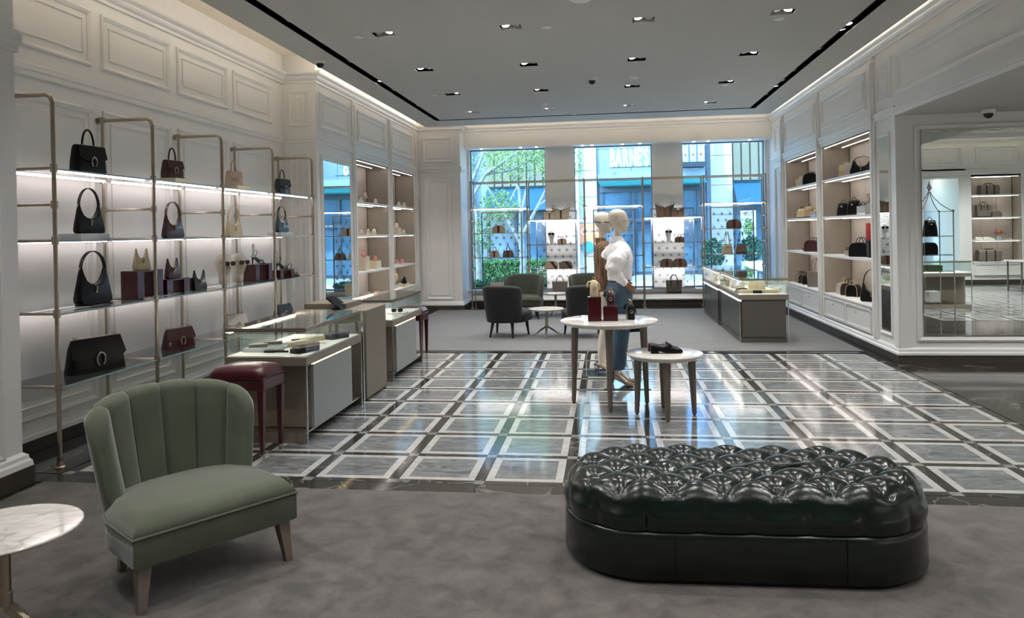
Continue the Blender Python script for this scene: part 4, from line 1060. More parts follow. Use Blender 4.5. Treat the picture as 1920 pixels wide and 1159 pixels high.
riser('display_block', 'thin black tray under the large black hobo bag', RX, 5.57, z2, .15, .26, .012, BLACK)
hobo('large black hobo bag with gold hook clasp on the third shelf, nearest', (RX, 5.56, z2+.012), R(84), BLACKL, .34, .30, .11, .15)
# burgundy bridges with small bags
def bridge(label, y0, y1, z, h, w=.16, mat=BURG, gp=None):
    t = thing('display_bridge', label, 'display block', (RX, (y0+y1)/2, z), 0, gp); L = (y1-y0)/2
    MB().box(-w/2, -L, 0, w/2, -L+.10, h).build('upright', mat, t, bev=.002); MB().box(-w/2, L-.10, 0, w/2, L, h).build('upright', mat, t, bev=.002)
    MB().box(-w/2, -L+.1, h-.015, w/2, L-.1, h).build('bridge_top', mat, t, bev=.001); return t
bridge('tall dark burgundy bridge stand carrying the cream mini bag', 6.02, 6.40, z2, .25)
hobo('cream mini hobo bag on the tall burgundy bridge stand', (RX, 6.20, z2+.25), R(80), CREAML, .17, .20, .07, 0)
bridge('lower dark burgundy bridge stand carrying the burgundy mini bag', 6.46, 6.84, z2, .145, mat=BURG)
hobo('burgundy mini hobo bag on the lower burgundy stand', (RX+.01, 6.66, z2+.145), R(80), REDL, .17, .20, .07, 0)
riser('display_block', 'black block behind the black mini bag on the third shelf', RX-.03, 6.93, z2, .14, .14, .13, BLACK)
hobo('black mini hobo bag standing directly on the third shelf', (RX+.06, 7.04, z2), R(78), TEALL, .18, .21, .07, 0)
h = display_head('ivory display head with black sunglasses on the third shelf, nearer one', (RX+.02, 7.60, z2), R(68), s=1.02); glasses(h, .15, .05, .245, -.105)
h = display_head('ivory display head with round black sunglasses on the third shelf, farther one', (RX+.02, 7.93, z2), R(68), s=1.0); glasses(h, .145, .05, .245, -.102)
def sandal(label, loc, rz, mat=BLACKL, group=None):
    t = thing('sandal', label, 'shoe', loc, rz, group)
    MB().loft([[(x-w_, y, z), (x+w_, y, z), (x+w_, y, z+.008), (x-w_, y, z+.008)] for x, y, z, w_ in ((0, .11, .075, .022), (0, .05, .068, .026), (0, -.02, .02, .026), (.002, -.08, .002, .038), (0, -.12, .002, .03), (0, -.135, .003, .012))]).build('sole', mat, t, 50)
    MB().cyl((0, .10, .076), (0, .11, 0), .013, .006).build('heel', mat, t, True)
    MB().tube([(-.04, -.07, .008), (-.02, -.065, .045), (.02, -.065, .045), (.04, -.07, .008)], .006, 6).build('toe_strap', mat, t, True)
    MB().tube([(-.025, .09, .08), (-.032, .05, .15), (0, .02, .16), (.032, .05, .15), (.025, .09, .08)], .004, 6).build('ankle_strap', mat, t, True)
    return t
def leg_stub(label, loc):
    return tag(MB().lathe([(.001, 0), (.018, 0), (.014, .05), (.017, .12), (.012, .15), (.001, .155)], n=12).build('shoe_form', ACRYL, smooth=True, loc=loc), label, 'shoe form')
for (y0, y1, hh_, l1, l2, l3) in ((8.22, 8.66, .205, 'tall dark burgundy bridge stand under the nearest sandal', 'black strappy sandal on the tall burgundy stand on the third shelf', 'clear shoe form in the sandal on the tall burgundy stand'), (8.88, 9.30, .10, 'low dark burgundy bridge stand under the middle sandal', 'black strappy sandal on the low burgundy stand on the third shelf', 'clear shoe form in the sandal on the low burgundy stand')):
    bridge(l1, y0, y1, z2, hh_); y = (y0+y1)/2; sandal(l2, (RX, y, z2+hh_), R(60)); leg_stub(l3, (RX-.03, y-.05, z2+hh_+.09))
sandal('black strappy sandal standing directly on the far end of the third shelf', (RX, 9.42, z2), R(60))
flapbag('large black glossy flap bag on the lowest glass shelf, nearest', (RX+.03, 5.53, z1_), R(72), BLACKL, .47, .27, .14)
flapbag('burgundy flap bag with silver horseshoe clasp on the lowest shelf', (RX+.02, 6.72, z1_), R(76), REDL, .34, .19, .12, SILVER)
flapbag('greyish white flap bag on the lowest shelf beside the display case', (RX, 7.86, z1_), R(76), WHITEL, .32, .19, .11, SILVER, trim=TAUPE)
flapbag('dark teal black flap bag at the far end of the lowest shelf', (RX, 9.10, z1_), R(76), TEALL, .3, .18, .11, SILVER)

# ---- window rack
YB = 15.78
def px_(x): return x
boston('cream canvas bag with dark red stripe on the left window shelf', (-2.33, YB, 1.625), 0, CANVC, .27, .16, .1, 0, CREAML, True)
boston('cream mini tote with red stripe, left one of the pair on the left window shelf', (-2.43, YB, 1.10), 0, CANVC, .20, .14, .1, .09, CREAML, True)
boston('brown mini tote with red stripe, right one of the pair on the left window shelf', (-2.13, YB, 1.10), 0, CANVB, .22, .14, .1, .10, BROWNL, True)
tote('cream tote with dark side trim on the bottom window shelf behind the left armchair', (-2.38, YB, .30), R(8), CANVC, .32, .25, .14, .13, PINKL)
slouch('small cream slouchy tote with red tab on the shelf before the left pillar', (-1.22, YB, 1.885), 0, CANVC, .26, .19, .1, STRIPE, PINKL)
slouch('large cream slouchy tote with red tab on the shelf before the left pillar', (-.98, YB+.03, 1.885), 0, CANVC, .36, .27, .12, STRIPE, PINKL)
h = display_head('white display head with dark sunglasses before the left pillar', (-1.19, YB, 1.36), 0, WHITE, .88); glasses(h, .14, .05, .22, -.085)
strapbag('cream mini bag with long strap before the left pillar', (-.97, YB, 1.36), 0, CANVC, .18, .11, .08, BROWNL, .2)
for x, mt, l in ((-1.21, CANVC, 'cream bag with diagonal dark red strap, left of the pair before the left pillar'), (-.90, CANVG, 'grey bag with diagonal dark red strap, right of the pair before the left pillar')):
    t = boston(l, (x, YB, .845), 0, mt, .27, .145, .09, 0, BROWNL, False)
    MB().loft([[(-.02, -.051, .145), (.05, -.051, .145), (.05, -.047, .145), (-.02, -.047, .145)], [(.08, -.055, .0), (.14, -.055, .0), (.14, -.047, 0), (.08, -.047, 0)]]).build('diagonal_strap', STRIPE, t)
tote('beige tote with hanging handles on the bottom shelf behind the small marble tables', (-1.03, YB, .30), 0, CANVG, .34, .26, .15, .13, TAUPE, front=True)
slouch('large brown slouchy tote with tan tab on the shelf before the right pillar', (1.20, YB+.03, 1.885), 0, CANVB, .37, .28, .12)
slouch('small brown slouchy tote with tan tab on the shelf before the right pillar', (1.46, YB-.03, 1.885), 0, CANVB, .27, .20, .1)
h = display_head('white display head with dark sunglasses before the right pillar', (1.265, YB, 1.36), 0, WHITE, .88); glasses(h, .14, .05, .22, -.085)
strapbag('brown mini bag with long strap before the right pillar', (1.49, YB, 1.36), 0, CANVB, .19, .11, .08, BROWNL, .2)
boston('brown dome bag with diagonal strap, left of the pair before the right pillar', (1.22, YB, .845), 0, CANVB, .26, .165, .1, 0, BROWNL, True, None, 1)
boston('brown dome bag with diagonal strap, right of the pair before the right pillar', (1.49, YB, .845), 0, CANVB, .27, .165, .1, 0, BROWNL, True, None, 1)
tote('dark brown grey tote on the bottom shelf before the right pillar', (1.36, YB, .30), 0, plain('dark_taupe_canvas', '56514a', .6, var=.1, nscale=200), .34, .26, .15, .12, BROWNL, front=True)
t = boston('brown flap bag with red stripe and gold chain on the right window shelf', (2.60, YB, 1.625), 0, CANVB, .29, .18, .1, 0, BROWNL, True)
MB().tube([(.04, -.056, .19), (.08, -.058, .12), (.12, -.058, .04), (.15, -.05, .03)], .004, 6).build('chain', GOLD, t, True)
backpack('cream canvas backpack with raised straps, left of the pair in the right window', (2.46, YB, 1.10), 0, CANVC, .22, .2, .12, PINKL)
backpack('dark brown canvas backpack with raised straps, right of the pair in the right window', (2.74, YB, 1.10), 0, CANVB, .22, .2, .12, BROWNL)
# ------------------------------------------------------------------ wall cabinets with shelves
NLED = emit('niche_led', 'fff4ec', 7)
def cabinet(label, side, y0, y1, shelves, front, back, drawers):
    """side +1: right wall (opens to -x); -1: left wall (opens to +x)"""
    t = thing('wall_cabinet', label, 'wall cabinet', (front, (y0+y1)/2, 0), 0, 'lit wall cabinets')
    L = (y1-y0)/2; D = abs(back-front); s = side
    bx = lambda m, a, b, c, d, e, f: m.box(min(s*a, s*b), c, e, max(s*a, s*b), d, f)
    top = 2.89
    bx(MB(), .02, D-.004, -L+.002, -L+.016, .58, top).build('side_board', NICHE, t); bx(MB(), .02, D-.004, L-.016, L-.002, .58, top).build('side_board', NICHE, t)
    n = 3
    for k in range(n): bx(MB(), D-.024, D-.008, -L+.016+(2*L-.032)/n*k+.003, -L+.016+(2*L-.032)/n*(k+1)-.003, .58, top).build('back_board', NICHEB, t)
    bx(MB(), D-.03, D-.02, L-.03, L-.018, .58, top).build('corner_groove', plain('groove_bronze', '4a3a32', .4, .5), t)
    bx(MB(), .02, D-.01, -L+.002, L-.002, top-.02, top-.002).build('head_board', NICHE, t)
    def strips(z, par):
        for d, a, b in ((.035, -L+.1, L-.05), (D*.62, -L+.12, L-.12)):
            bx(MB(), d, d+.016, a, b, z-.0025, z+.001).build('light_strip', NLED, par)
    strips(top-.02, t)
    for z in shelves:
        sh_ = bx(MB(), .0, D-.03, -L+.003, L-.003, z-.035, z).build('shelf', PAINT, t, bev=.003); strips(z-.035, sh_)
    # base with drawers
    bx(MB(), .02, D-.01, -L+.002, L-.002, .19, .555).build('drawer_carcass', PAINT, t)
    bx(MB(), -.012, D-.01, -L+.002, L-.002, .555, .58).build('counter', PAINT, t, bev=.003)
    for k in range(drawers):
        a = -L+.03+(2*L-.06)/drawers*k+.012; b = -L+.03+(2*L-.06)/drawers*(k+1)-.012
        m = MB(); bx(m, .004, .02, a, b, .215, .54)
        for (c, d, e, f) in ((a, b, .215, .25), (a, b, .505, .54), (a, a+.035, .25, .505), (b-.035, b, .25, .505)): bx(m, -.012, .004, c, d, e, f)
        dr = m.build('drawer_front', PAINT, t)
        MB().ell((-s*.025, (a+b)/2, .44), (.014, .012, .012), 10, 6).build('knob', CHROME, dr, True)
        MB().ell((-s*.014, (a+b)/2, .522), (.006, .006, .006), 8, 5).build('lock', CHROME, dr, True)
    m = MB(); bx(m, .02, D-.01, -L+.002, L-.002, 0.0, .19); m.build('toe_board', PAINT, t)
    return t
cabinet('white lit wall cabinet on the right, nearer one with black bags', 1, 10.17, 12.35, (1.19, 1.785, 2.365), 3.41, 3.86, 2)
cabinet('white lit wall cabinet on the right, farther one beside the right window', 1, 12.58, 14.78, (1.19, 1.785, 2.365), 3.41, 3.86, 2)
cabinet('white lit wall cabinet on the left with sneakers, nearer one by the tall mirror', -1, 11.52, 13.33, (1.03, 1.64, 2.19), -4.02, -4.46, 2)
cabinet('white lit wall cabinet on the left with sneakers, farther one', -1, 13.50, 15.20, (1.03, 1.64, 2.19), -4.02, -4.46, 2)

# ---- sneakers
def sneaker(label, loc, rz, up=OFFW, sole=GUM, acc=LENS, group='sneakers on the left shelves', s=1.0):
    t = thing('sneaker', label, 'shoe', loc, rz, group)
    rg = []
    for y, hw_, z in ((.15, .030, .004), (.14, .036, 0), (.06, .034, 0), (-.03, .040, 0), (-.10, .046, 0), (-.145, .036, .004), (-.16, .016, .008)):
        rg.append([(hw_*s*sx, y*s, zz*s) for sx, zz in ((-1, z), (1, z), (1.05, z+.03), (-1.05, z+.03))])
    MB().loft(rg).build('sole', sole, t, 40)
    rg = []
    for y, hw_, top in ((.148, .024, .075), (.13, .031, .105), (.08, .033, .10), (.03, .033, .092), (-.03, .037, .075), (-.09, .041, .055), (-.135, .034, .045), (-.155, .012, .034)):
        rg.append([(hw_*s*cos(a), y*s, (.028+(top-.028)*sin(a))*s) for a in [pi*i/10 for i in range(11)]])
    MB().loft(rg).build('upper', up, t, 50)
    MB().loft([[(x*s, y*s, z*s) for x, y, z in ((-.037, -.02, .045), (-.036, .03, .04), (-.034, .05, .08), (-.036, .0, .075))], [(x*s, y*s, z*s) for x, y, z in ((-.033, -.02, .045), (-.032, .03, .04), (-.03, .05, .08), (-.032, .0, .075))]]).build('side_patch', acc, t)
    MB().loft([[(-.026*s, .12*s, .100*s), (.026*s, .12*s, .100*s), (.02*s, .04*s, .094*s), (-.02*s, .04*s, .094*s)], [(-.024*s, .12*s, .108*s), (.024*s, .12*s, .108*s), (.018*s, .04*s, .102*s), (-.018*s, .04*s, .102*s)]]).build('collar_lining', acc, t)
    m = MB()
    for k in range(4): m.box(-.02*s, (-.065+.025*k)*s, (.068+.007*k)*s, .02*s, (-.058+.025*k)*s, (.076+.007*k)*s)
    m.build('laces', WHITE, t)
    return t
SX = -4.20; A = R(200)
W1, W2, W3 = 2.19, 1.64, 1.03
RED = plain('red_lining', '7a1c20', .6)
for y, z, up, so, ac, l, s in (
    (12.13, W1, OFFW, WHITE, LENS, 'white sneaker with black patch at the near end of the top left shelf', 1),
    (12.92, W1, OFFW, GUM, RED, 'white sneaker with red lining on the top left shelf, right one', 1),
    (12.12, W2, OFFW, GUM, TAUPE, 'white sneaker with brown patch on the middle left shelf next to the mirror', 1),
    (12.47, W2, WHITEL, GUM, LENS, 'greyish suede sneaker in the middle of the middle left shelf', 1.1),
    (12.80, W2, OFFW, GUM, LENS, 'cream white sneaker on the middle left shelf, right one', 1.15),
    (14.42, W1, OFFW, WHITE, LENS, 'white sneaker with black patch in the farther cabinet on top, left one', 1),
    (14.80, W1, OFFW, WHITE, LENS, 'white sneaker with black patch in the farther cabinet on top, right one', 1.05),
    (14.73, W2, OFFW, GUM, BROWNL, 'white sneaker with brown heel standing on the middle shelf of the farther cabinet', .95),
    (14.20, W3, PINK, WHITE, PINK, 'pale pink trainer in the farther cabinet, left one', 1.1),
    (14.58, W3, PINK, WHITEL, PINK, 'pale pink trainer in the farther cabinet, right one', 1.1)):
    sneaker(l, (SX+.05, y, z), A, up, so, ac, s=s)
def shoe_stand(label, y, z, h):
    t = thing('shoe_stand', label, 'shoe stand', (SX, y, z)); MB().cyl((0, 0, 0), (0, 0, h-.004), .008).box(-.03, -.03, 0, .03, .03, .006).box(-.035, -.06, h-.006, .035, .06, h).build('stand_body', GUM, t)
shoe_stand('slim cream stand lifting a sneaker on the top left shelf', 12.50, W1, .10)
sneaker('white sneaker with red lining lifted on a slim stand on the top left shelf', (SX, 12.50, W1+.10), A, OFFW, GUM, RED)
for y, z, sz, sy, l1, l2, up, so, ac in ((12.28, W3, .24, .22, 'tall beige block under a pink sneaker on the lower left shelf', 'pink and white sneaker on the tall beige block', PINK, PINK, RED), (12.90, W3, .14, .28, 'short beige block under a peach sneaker on the lower left shelf', 'pink sneaker with peach sole on the short beige block', PINK, plain('peach_rubber', 'd29a6c', .5), LENS), (14.30, W2, .13, .2, 'beige block under a white sneaker in the farther cabinet', 'white sneaker with black patch on the beige block in the farther cabinet', OFFW, WHITE, LENS)):
    riser('display_block', l1, SX, y, z, .2, sy, sz, BLOCK); sneaker(l2, (SX+.03, y, z+sz), A, up, so, ac)
t = thing('cap', 'cream soft cap on a clear stand in the lowest bay of the farther left cabinet', 'cap', (SX, 14.22, .72)); MB().ell((0, 0, .07), (.07, .07, .09), 14, 10).build('crown', CREAML, t, True); MB().cyl((0, 0, -.14), (0, 0, 0), .006).box(-.06, -.06, -.14, .06, .06, -.134).build('stand', ACRYL, t)
sneaker('black high sneaker in the lowest bay of the farther left cabinet', (SX+.05, 14.68, .64), A, BLACKL, BLACKL, BLACKL, s=1.3)
riser('display_block', 'beige block under the black high sneaker', SX+.05, 14.68, .58, .16, .3, .06, BLOCK)

# ---- bags in the right cabinets (fronts face the room, -x)
BX = 3.60; F = R(-90)
def rbag(fn, label, y, z, mat, x=BX, rz=R(-42), **k): return fn(label, (x, y, z), rz, mat, **k)
K1, K2, K3, K0 = 2.365, 1.785, 1.19, .58
# farther cabinet
rbag(satchel, 'cream small bag on the top shelf of the farther right cabinet, first of three', 14.38, K1, CREAML, w=.17, h=.15, d=.12, hh=.04, hw=SILVER)
rbag(satchel, 'greyish small bag on the top shelf of the farther right cabinet, middle of three', 14.12, K1, WHITEL, w=.18, h=.16, d=.13, hh=.04)
rbag(boston, 'black dome bag on the top shelf of the farther right cabinet', 13.58, K1, BLACKL, w=.26, h=.2, d=.2, hh=.03, trim=BLACKL, stripe=False)
rbag(backpack, 'beige small backpack on the second shelf of the farther right cabinet, left one', 14.35, K2, CREAML, w=.17, h=.17, d=.13, rise=0)
rbag(backpack, 'tan beige drawstring backpack on the second shelf of the farther right cabinet', 13.80, K2, plain('tan_beige_leather', 'b59c7f', .5), w=.20, h=.20, d=.15, rise=.0)
t = sandal('gold strappy wedge on an acrylic block in the farther right cabinet', (BX, 13.32, K2+.10), R(-60), GOLD)
riser('acrylic_block', 'tall clear block under the gold wedge in the farther right cabinet', BX, 13.32, K2, .16, .3, .095, ACRYL)
sunglasses('black sunglasses lying on the third shelf of the farther right cabinet', (BX-.05, 14.15, K3), R(-100))
rbag(boston, 'burgundy dome bag on the third shelf of the farther right cabinet', 13.62, K3, REDL, w=.26, h=.2, d=.16, hh=.05, trim=REDL, stripe=False)
def scarf(label, y, z, c1, c2, h=.42):
    t = thing('scarf_stand', label, 'scarf', (BX+.1, y, z), 0)
    MB().box(-.07, -.05, 0, .07, .05, .01).cyl((0, 0, 0), (0, 0, h), .008).build('stand', GOLD, t)
    rg = []
    for zz in (.1, .2, .3, .4):
        rg.append([(.03*cos(a)+.004*sin(5*a+zz*30), .075*sin(a)*(1-.1*sin(zz*20)), zz*h/.42) for a in [2*pi*i/24 for i in range(24)]])
    MB().loft(rg[1:]).build('scarf_top', c1, t, 60); MB().loft(rg[:2]).build('scarf_end', c2, t, 60)
scarf('pink white silk scarf hung on a gold stand in the farther right cabinet', 13.56, K3, plain('pale_pink_silk', 'e2b3ac', .5, var=.25, nscale=14), CREAM)
riser('display_box', 'black box beside the burgundy bag in the farther right cabinet', BX, 13.26, K3, .06, .08, .26, BLACK)
for i, (y, mt) in enumerate(((14.50, SILVER), (14.27, BROWNL), (13.98, BLACKL))):
    rbag(boston, ['silver brown mini bag on the counter of the farther right cabinet', 'brown mini bag on the counter of the farther right cabinet, middle one', 'black mini bag on the counter of the farther right cabinet'][i], y, K0, mt, x=3.6, w=.15, h=.16, d=.15, hh=.06, trim=BROWNL, stripe=False)
rbag(tote, 'grey tote with tall handles on the counter of the farther right cabinet', 13.40, K0, CANVG, x=3.6, w=.36, h=.26, d=.14, hh=.24, trim=TAUPE)
# nearer cabinet
rbag(satchel, 'cream bag on the top shelf of the nearer right cabinet, first of three', 11.74, K1, CREAML, w=.19, h=.19, d=.13, hh=.03)
rbag(satchel, 'greyish white bag on the top shelf of the nearer right cabinet, middle of three', 11.44, K1, WHITEL, w=.19, h=.19, d=.14, hh=.05)
rbag(hobo, 'black half-moon bag on the top shelf of the nearer right cabinet', 11.02, K1, BLACKL, w=.32, h=.2, d=.18, top=.06)
rbag(backpack, 'black shiny backpack on the second shelf of the nearer right cabinet, left one', 11.90, K2, BLACKL, w=.18, h=.20, d=.13, rise=0)
rbag(backpack, 'black drawstring backpack with strap on the second shelf of the nearer right cabinet', 11.40, K2, BLACKL, w=.19, h=.22, d=.14, rise=0)
sandal('black wedge with cork heel lifted on an acrylic block in the nearer right cabinet', (BX, 10.88, K2+.13), R(-60), BLACKL)
riser('acrylic_block', 'tall clear block under the black wedge in the nearer right cabinet', BX, 10.88, K2, .16, .34, .125, ACRYL)
t = thing('camera_strap', 'black sunglasses on a clear stand on the third shelf of the nearer right cabinet', 'sunglasses', (BX-.05, 11.62, K3), R(-100)); glasses(t, .15, .05, .10, 0); MB().box(-.06, -.03, 0, .06, .05, .07).build('stand', ACRYL, t); t.name = 'sunglasses'
rbag(boston, 'glossy black dome bag with curved handle on the third shelf of the nearer right cabinet', 11.13, K3, BLACKL, w=.28, h=.2, d=.18, hh=.08, trim=BLACKL, stripe=False)
scarf('red and black patterned silk scarf hung on a stand in the nearer right cabinet', 11.12, K3, plain('red_silk', 'b8201c', .5, var=.3, nscale=12), plain('black_white_silk', '2a282a', .5, var=.9, nscale=9), .5)
riser('display_box', 'upright black box right of the silk scarf in the nearer right cabinet', BX, 10.78, K3, .06, .10, .24, BLACK)
for i, (y, mt) in enumerate(((12.02, WHITEL), (11.80, BROWNL), (11.56, BLACKL))):
    rbag(boston, ['white trimmed mini bag on the counter of the nearer right cabinet', 'brown mini bag on the counter of the nearer right cabinet, middle one', 'black mini bag with cream trim on the counter of the nearer right cabinet'][i], y, K0, mt, x=3.62, w=.17, h=.18, d=.16, hh=.07, trim=CREAML if i != 1 else BROWNL, stripe=False)
rbag(hobo, 'dark hobo bag at the near end of the counter of the nearer right cabinet', 10.74, K0, BLACKL, w=.3, h=.26, d=.1, top=.2)

# ------------------------------------------------------------------ things inside the glass cases
ZD = .691
def wallet(label, x, y, mat, w=.2, d=.1, h=.025, rz=0, z=ZD, group=None):
    t = thing('wallet', label, 'wallet', (x, y, z), R(rz), group)
    MB().loft([se(w, d, 0, .25), se(w*1.01, d*1.01, h*.3, .25), se(w, d, h*.8, .25), se(w*.96, d*.94, h, .3)]).build('body', mat, t, 40)
    MB().box(-w*.46, -d*.5-.002, h*.5, w*.46, d*.1, h+.004).build('flap', mat, t, bev=.002); return t
wallet('dark wallet on a small clear riser in the nearest left case, left of all', -2.93, 5.88, CANVG, .15, .09, .02, 20, ZD+.035)
wallet('second dark wallet on the clear riser in the nearest left case', -2.87, 6.03, CANVG, .15, .09, .02, 20, ZD+.035)
riser('acrylic_block', 'clear tray holding two small wallets in the nearest left case', -2.88, 5.93, ZD, .28, .3, .034, ACRYL)
wallet('patterned cream wallet in the middle of the nearest left case', -2.72, 6.18, CANVC, .24, .12, .035, 62)
wallet('patterned brown wallet behind the black one in the nearest left case', -2.57, 6.02, CANVB, .22, .11, .04, 62)
wallet('tan patterned wallet at the back of the nearest left case', -2.68, 6.42, CANVC, .22, .11, .035, 60)
wallet('black flap purse with its strap laid out in the nearest left case', -2.50, 5.83, BLACKL, .24, .11, .04, 64)
wallet('dark grey purse with flap lifted, far end of the nearest left case', -2.52, 6.60, plain('charcoal_leather', '3b3a3c', .4), .22, .13, .05, 62)
m = MB().tube([(0, 0, .01), (-.10, -.02, .012), (-.2, -.01, .01), (-.16, .05, .01), (-.05, .03, .01)], .009, 6); tag(m.build('leather_strap', BLACKL, None, True, loc=(-2.62, 5.78, ZD)), 'black leather strap laid beside the flap purse in the nearest left case', 'strap')
tag(MB().tube([(0, 0, .01), (-.12, -.05, .012), (-.24, -.12, .01)], .01, 6).build('leather_strap', BLACKL, None, True, loc=(-2.63, 6.52, ZD)), 'dark leather strap beside the grey purse in the nearest left case', 'strap')
tag(MB().tube([(.07*cos(R(30*i)), .035*sin(R(30*i)), .004) for i in range(12)], .0025, 6, closed=True).build('chain_necklace', GOLD, None, True, loc=(-2.56, 6.28, ZD)), 'thin gold chain lying in the nearest left case', 'necklace')
tag(MB().box(-.11, -.09, 0, .11, .09, .018).build('cream_tray', CREAM, loc=(-2.52, 8.62, ZD), rot=(0, 0, R(3)), bev=.004), 'cream tray under the dark sunglasses in the farther left case', 'tray')
sunglasses('dark sunglasses with brown frame on a cream tray in the farther left case', (-2.52, 8.60, ZD+.018), R(14))
riser('display_box', 'small burgundy box standing in the farther left case', -2.72, 8.35, ZD, .13, .1, .10, BURGL)
tag(MB().lathe([(.001, 0), (.04, 0), (.045, .05), (.03, .07), (.001, .07)], n=18).build('trinket_bowl', SILVER, None, True, loc=(-2.6, 8.02, ZD)), 'small silver bowl at the near end of the farther left case', 'bowl')
tag(MB().ell((0, 0, .012), (.035, .025, .012), 12, 6).build('earring_pad', WHITE, None, True, loc=(-2.45, 8.33, ZD)), 'small white pad near the sunglasses in the farther left case', 'pad')
# pale pieces under the glass of the right cases
for x, y, mt, w_, d_, h_, rz, l in ((1.98, 11.02, CANVC, .2, .12, .05, 5, 'cream book-like wallet at the near left corner of the right case'), (2.12, 11.0, BLACKL, .13, .09, .04, 0, 'black wallet lying near the front pane of the right case'),
    (2.30, 11.02, CREAML, .22, .13, .045, -8, 'beige wallet at the near right of the right case'), (1.97, 11.40, BLACKL, .16, .1, .04, 10, 'black purse further in the right case'),
    (1.95, 11.2, CANVC, .2, .09, .03, 8, 'slim cream wallet behind the book-like one in the right case'), (2.2, 11.25, CREAML, .18, .1, .025, 0, 'flat beige wallet between bag and front pane in the right case')):
    wallet(l, x, y, mt, w_, d_, h_, rz)
satchel('beige top-handle bag standing inside the nearer right case', (2.22, 11.55, ZD), R(-5), CREAML, .26, .13, .1, 0)
riser('acrylic_block', 'tilted clear stand with a cream card in the nearer right case', 2.42, 11.12, ZD, .04, .16, .07, CREAM, R(25))
for i, (x, y, mt) in enumerate(((1.98, 12.3, CANVC), (2.02, 12.0, WHITEL), (2.1, 13.2, CANVC), (2.0, 13.6, WHITEL), (2.15, 14.0, CANVB), (2.0, 14.3, CREAML))):
    boston(['cream canvas pouch at the far end of the nearer right case', 'greyish pouch in the middle of the nearer right case', 'cream pouch at the near end of the farther right case', 'greyish pouch in the farther right case, second from near', 'brown pouch in the farther right case, third from near', 'beige pouch at the far end of the farther right case'][i], (x, y, ZD), R(-60), mt, .2, .12, .09, 0, CREAML, False)

# ------------------------------------------------------------------ on the round tables
HT = .80
riser('burgundy_block', 'tall burgundy lacquer block on the marble display table carrying the cream mini bag', -.135, 6.95, HT, .125, .125, .225, BURG, R(2))
riser('burgundy_block', 'short burgundy lacquer block on the marble display table carrying the burgundy mini bag', .015, 6.98, HT, .135, .13, .13, BURG, R(-2))
def minibag(label, loc, rz, mat, w=.075, h=.15):
    t = thing('mini_bag', label, 'handbag', loc, rz, 'mini bags on the marble display table')
    MB().loft([se(w, .11, 0, .3), se(w*1.02, .12, .01, .3), se(w, .12, h*.6, .35), se(w*.8, .08, h*.92, .5), se(w*.4, .05, h, .7)]).build('body', mat, t, 45)
    MB().tube([(w*.2*cos(R(30*i)), -.066, h*.5+w*.22*sin(R(30*i))) for i in range(12)], .003, 6, closed=True).build('clasp', SILVER, t, True)
    MB().tube([(-w*.35, 0, h*.93), (-w*.75, -.01, h*.88), (-w*.95, -.01, h*.66), (-w*.85, -.01, h*.60), (-w*.62, 0, h*.75)], .008, 8).build('strap', mat, t, True)
    MB().tube([(w*.35, 0, h*.9), (w*.62, -.02, h*.75), (w*.68, -.02, h*.4)], .006, 8).build('strap', mat, t, True)
    MB().tube([(0, 0, h*.95), (.012, 0, h+.02), (-.008, 0, h+.028), (-.014, 0, h)], .006, 6).build('top_loop', GOLD, t, True)
    return t
minibag('cream mini bag seen from its side on the tall burgundy block', (-.135, 6.95, HT+.225), R(4), CREAML, .075, .155)
minibag('burgundy mini bag seen from its side on the short burgundy block', (.02, 6.98, HT+.13), R(-4), REDL, .07, .15)
minibag('black mini bag standing directly on the marble display table', (.2, 7.06, HT), R(8), BLACKL, .068, .155)
def loafer(label, loc, rz, mat, s=1.):
    t = thing('loafer', label, 'shoe', loc, rz, 'loafers on the low marble table')
    MB().loft([[(hw_*s*sx, y*s, zz*s) for sx, zz in ((-1, z0), (1, z0), (1, z0+.010), (-1, z0+.010))] for y, hw_, z0 in ((.135, .028, .022), (.06, .030, .018), (.0, .032, .006), (-.08, .040, .002), (-.13, .028, .003), (-.145, .01, .006))]).build('sole', BLACKL, t, 40)
    MB().box(-.028*s, .065*s, 0, .028*s, .135*s, .022*s).build('heel', BLACKL, t, bev=.004)
    rg = []
    for y, hw_, top, lo in ((.135, .022, .078, .03), (.12, .030, .080, .03), (.07, .031, .070, .028), (.02, .032, .064, .02), (-.005, .034, .080, .016), (-.04, .038, .066, .012), (-.09, .039, .048, .012), (-.13, .026, .036, .012), (-.143, .010, .022, .014)):
        rg.append([(hw_*s*cos(a), y*s, (lo+(top-lo)*abs(sin(a))**.6)*s) for a in [pi*i/12 for i in range(13)]])
    MB().loft(rg).build('upper', mat, t, 55)
    MB().loft([[(-.034*s, -.02*s, .066*s), (.034*s, -.02*s, .066*s), (.036*s, -.045*s, .060*s), (-.036*s, -.045*s, .060*s)], [(-.03*s, -.02*s, .085*s), (.03*s, -.02*s, .085*s), (.03*s, -.045*s, .074*s), (-.03*s, -.045*s, .074*s)]]).build('saddle_strap', mat, t)
    MB().tube([(-.028*s, -.034*s, .076*s), (-.01*s, -.034*s, .084*s), (.01*s, -.034*s, .084*s), (.028*s, -.034*s, .076*s)], .004, 6).build('metal_bit', GOLD, t, True)
    return t
loafer('black leather loafer with gold bit on the low marble table, front one', (.49, 6.60, .556), R(95), BLACKL)
loafer('dark burgundy loafer with gold bit on the low marble table, behind the black one', (.475, 6.71, .556), R(93), plain('oxblood_leather', '2c0f12', .3))
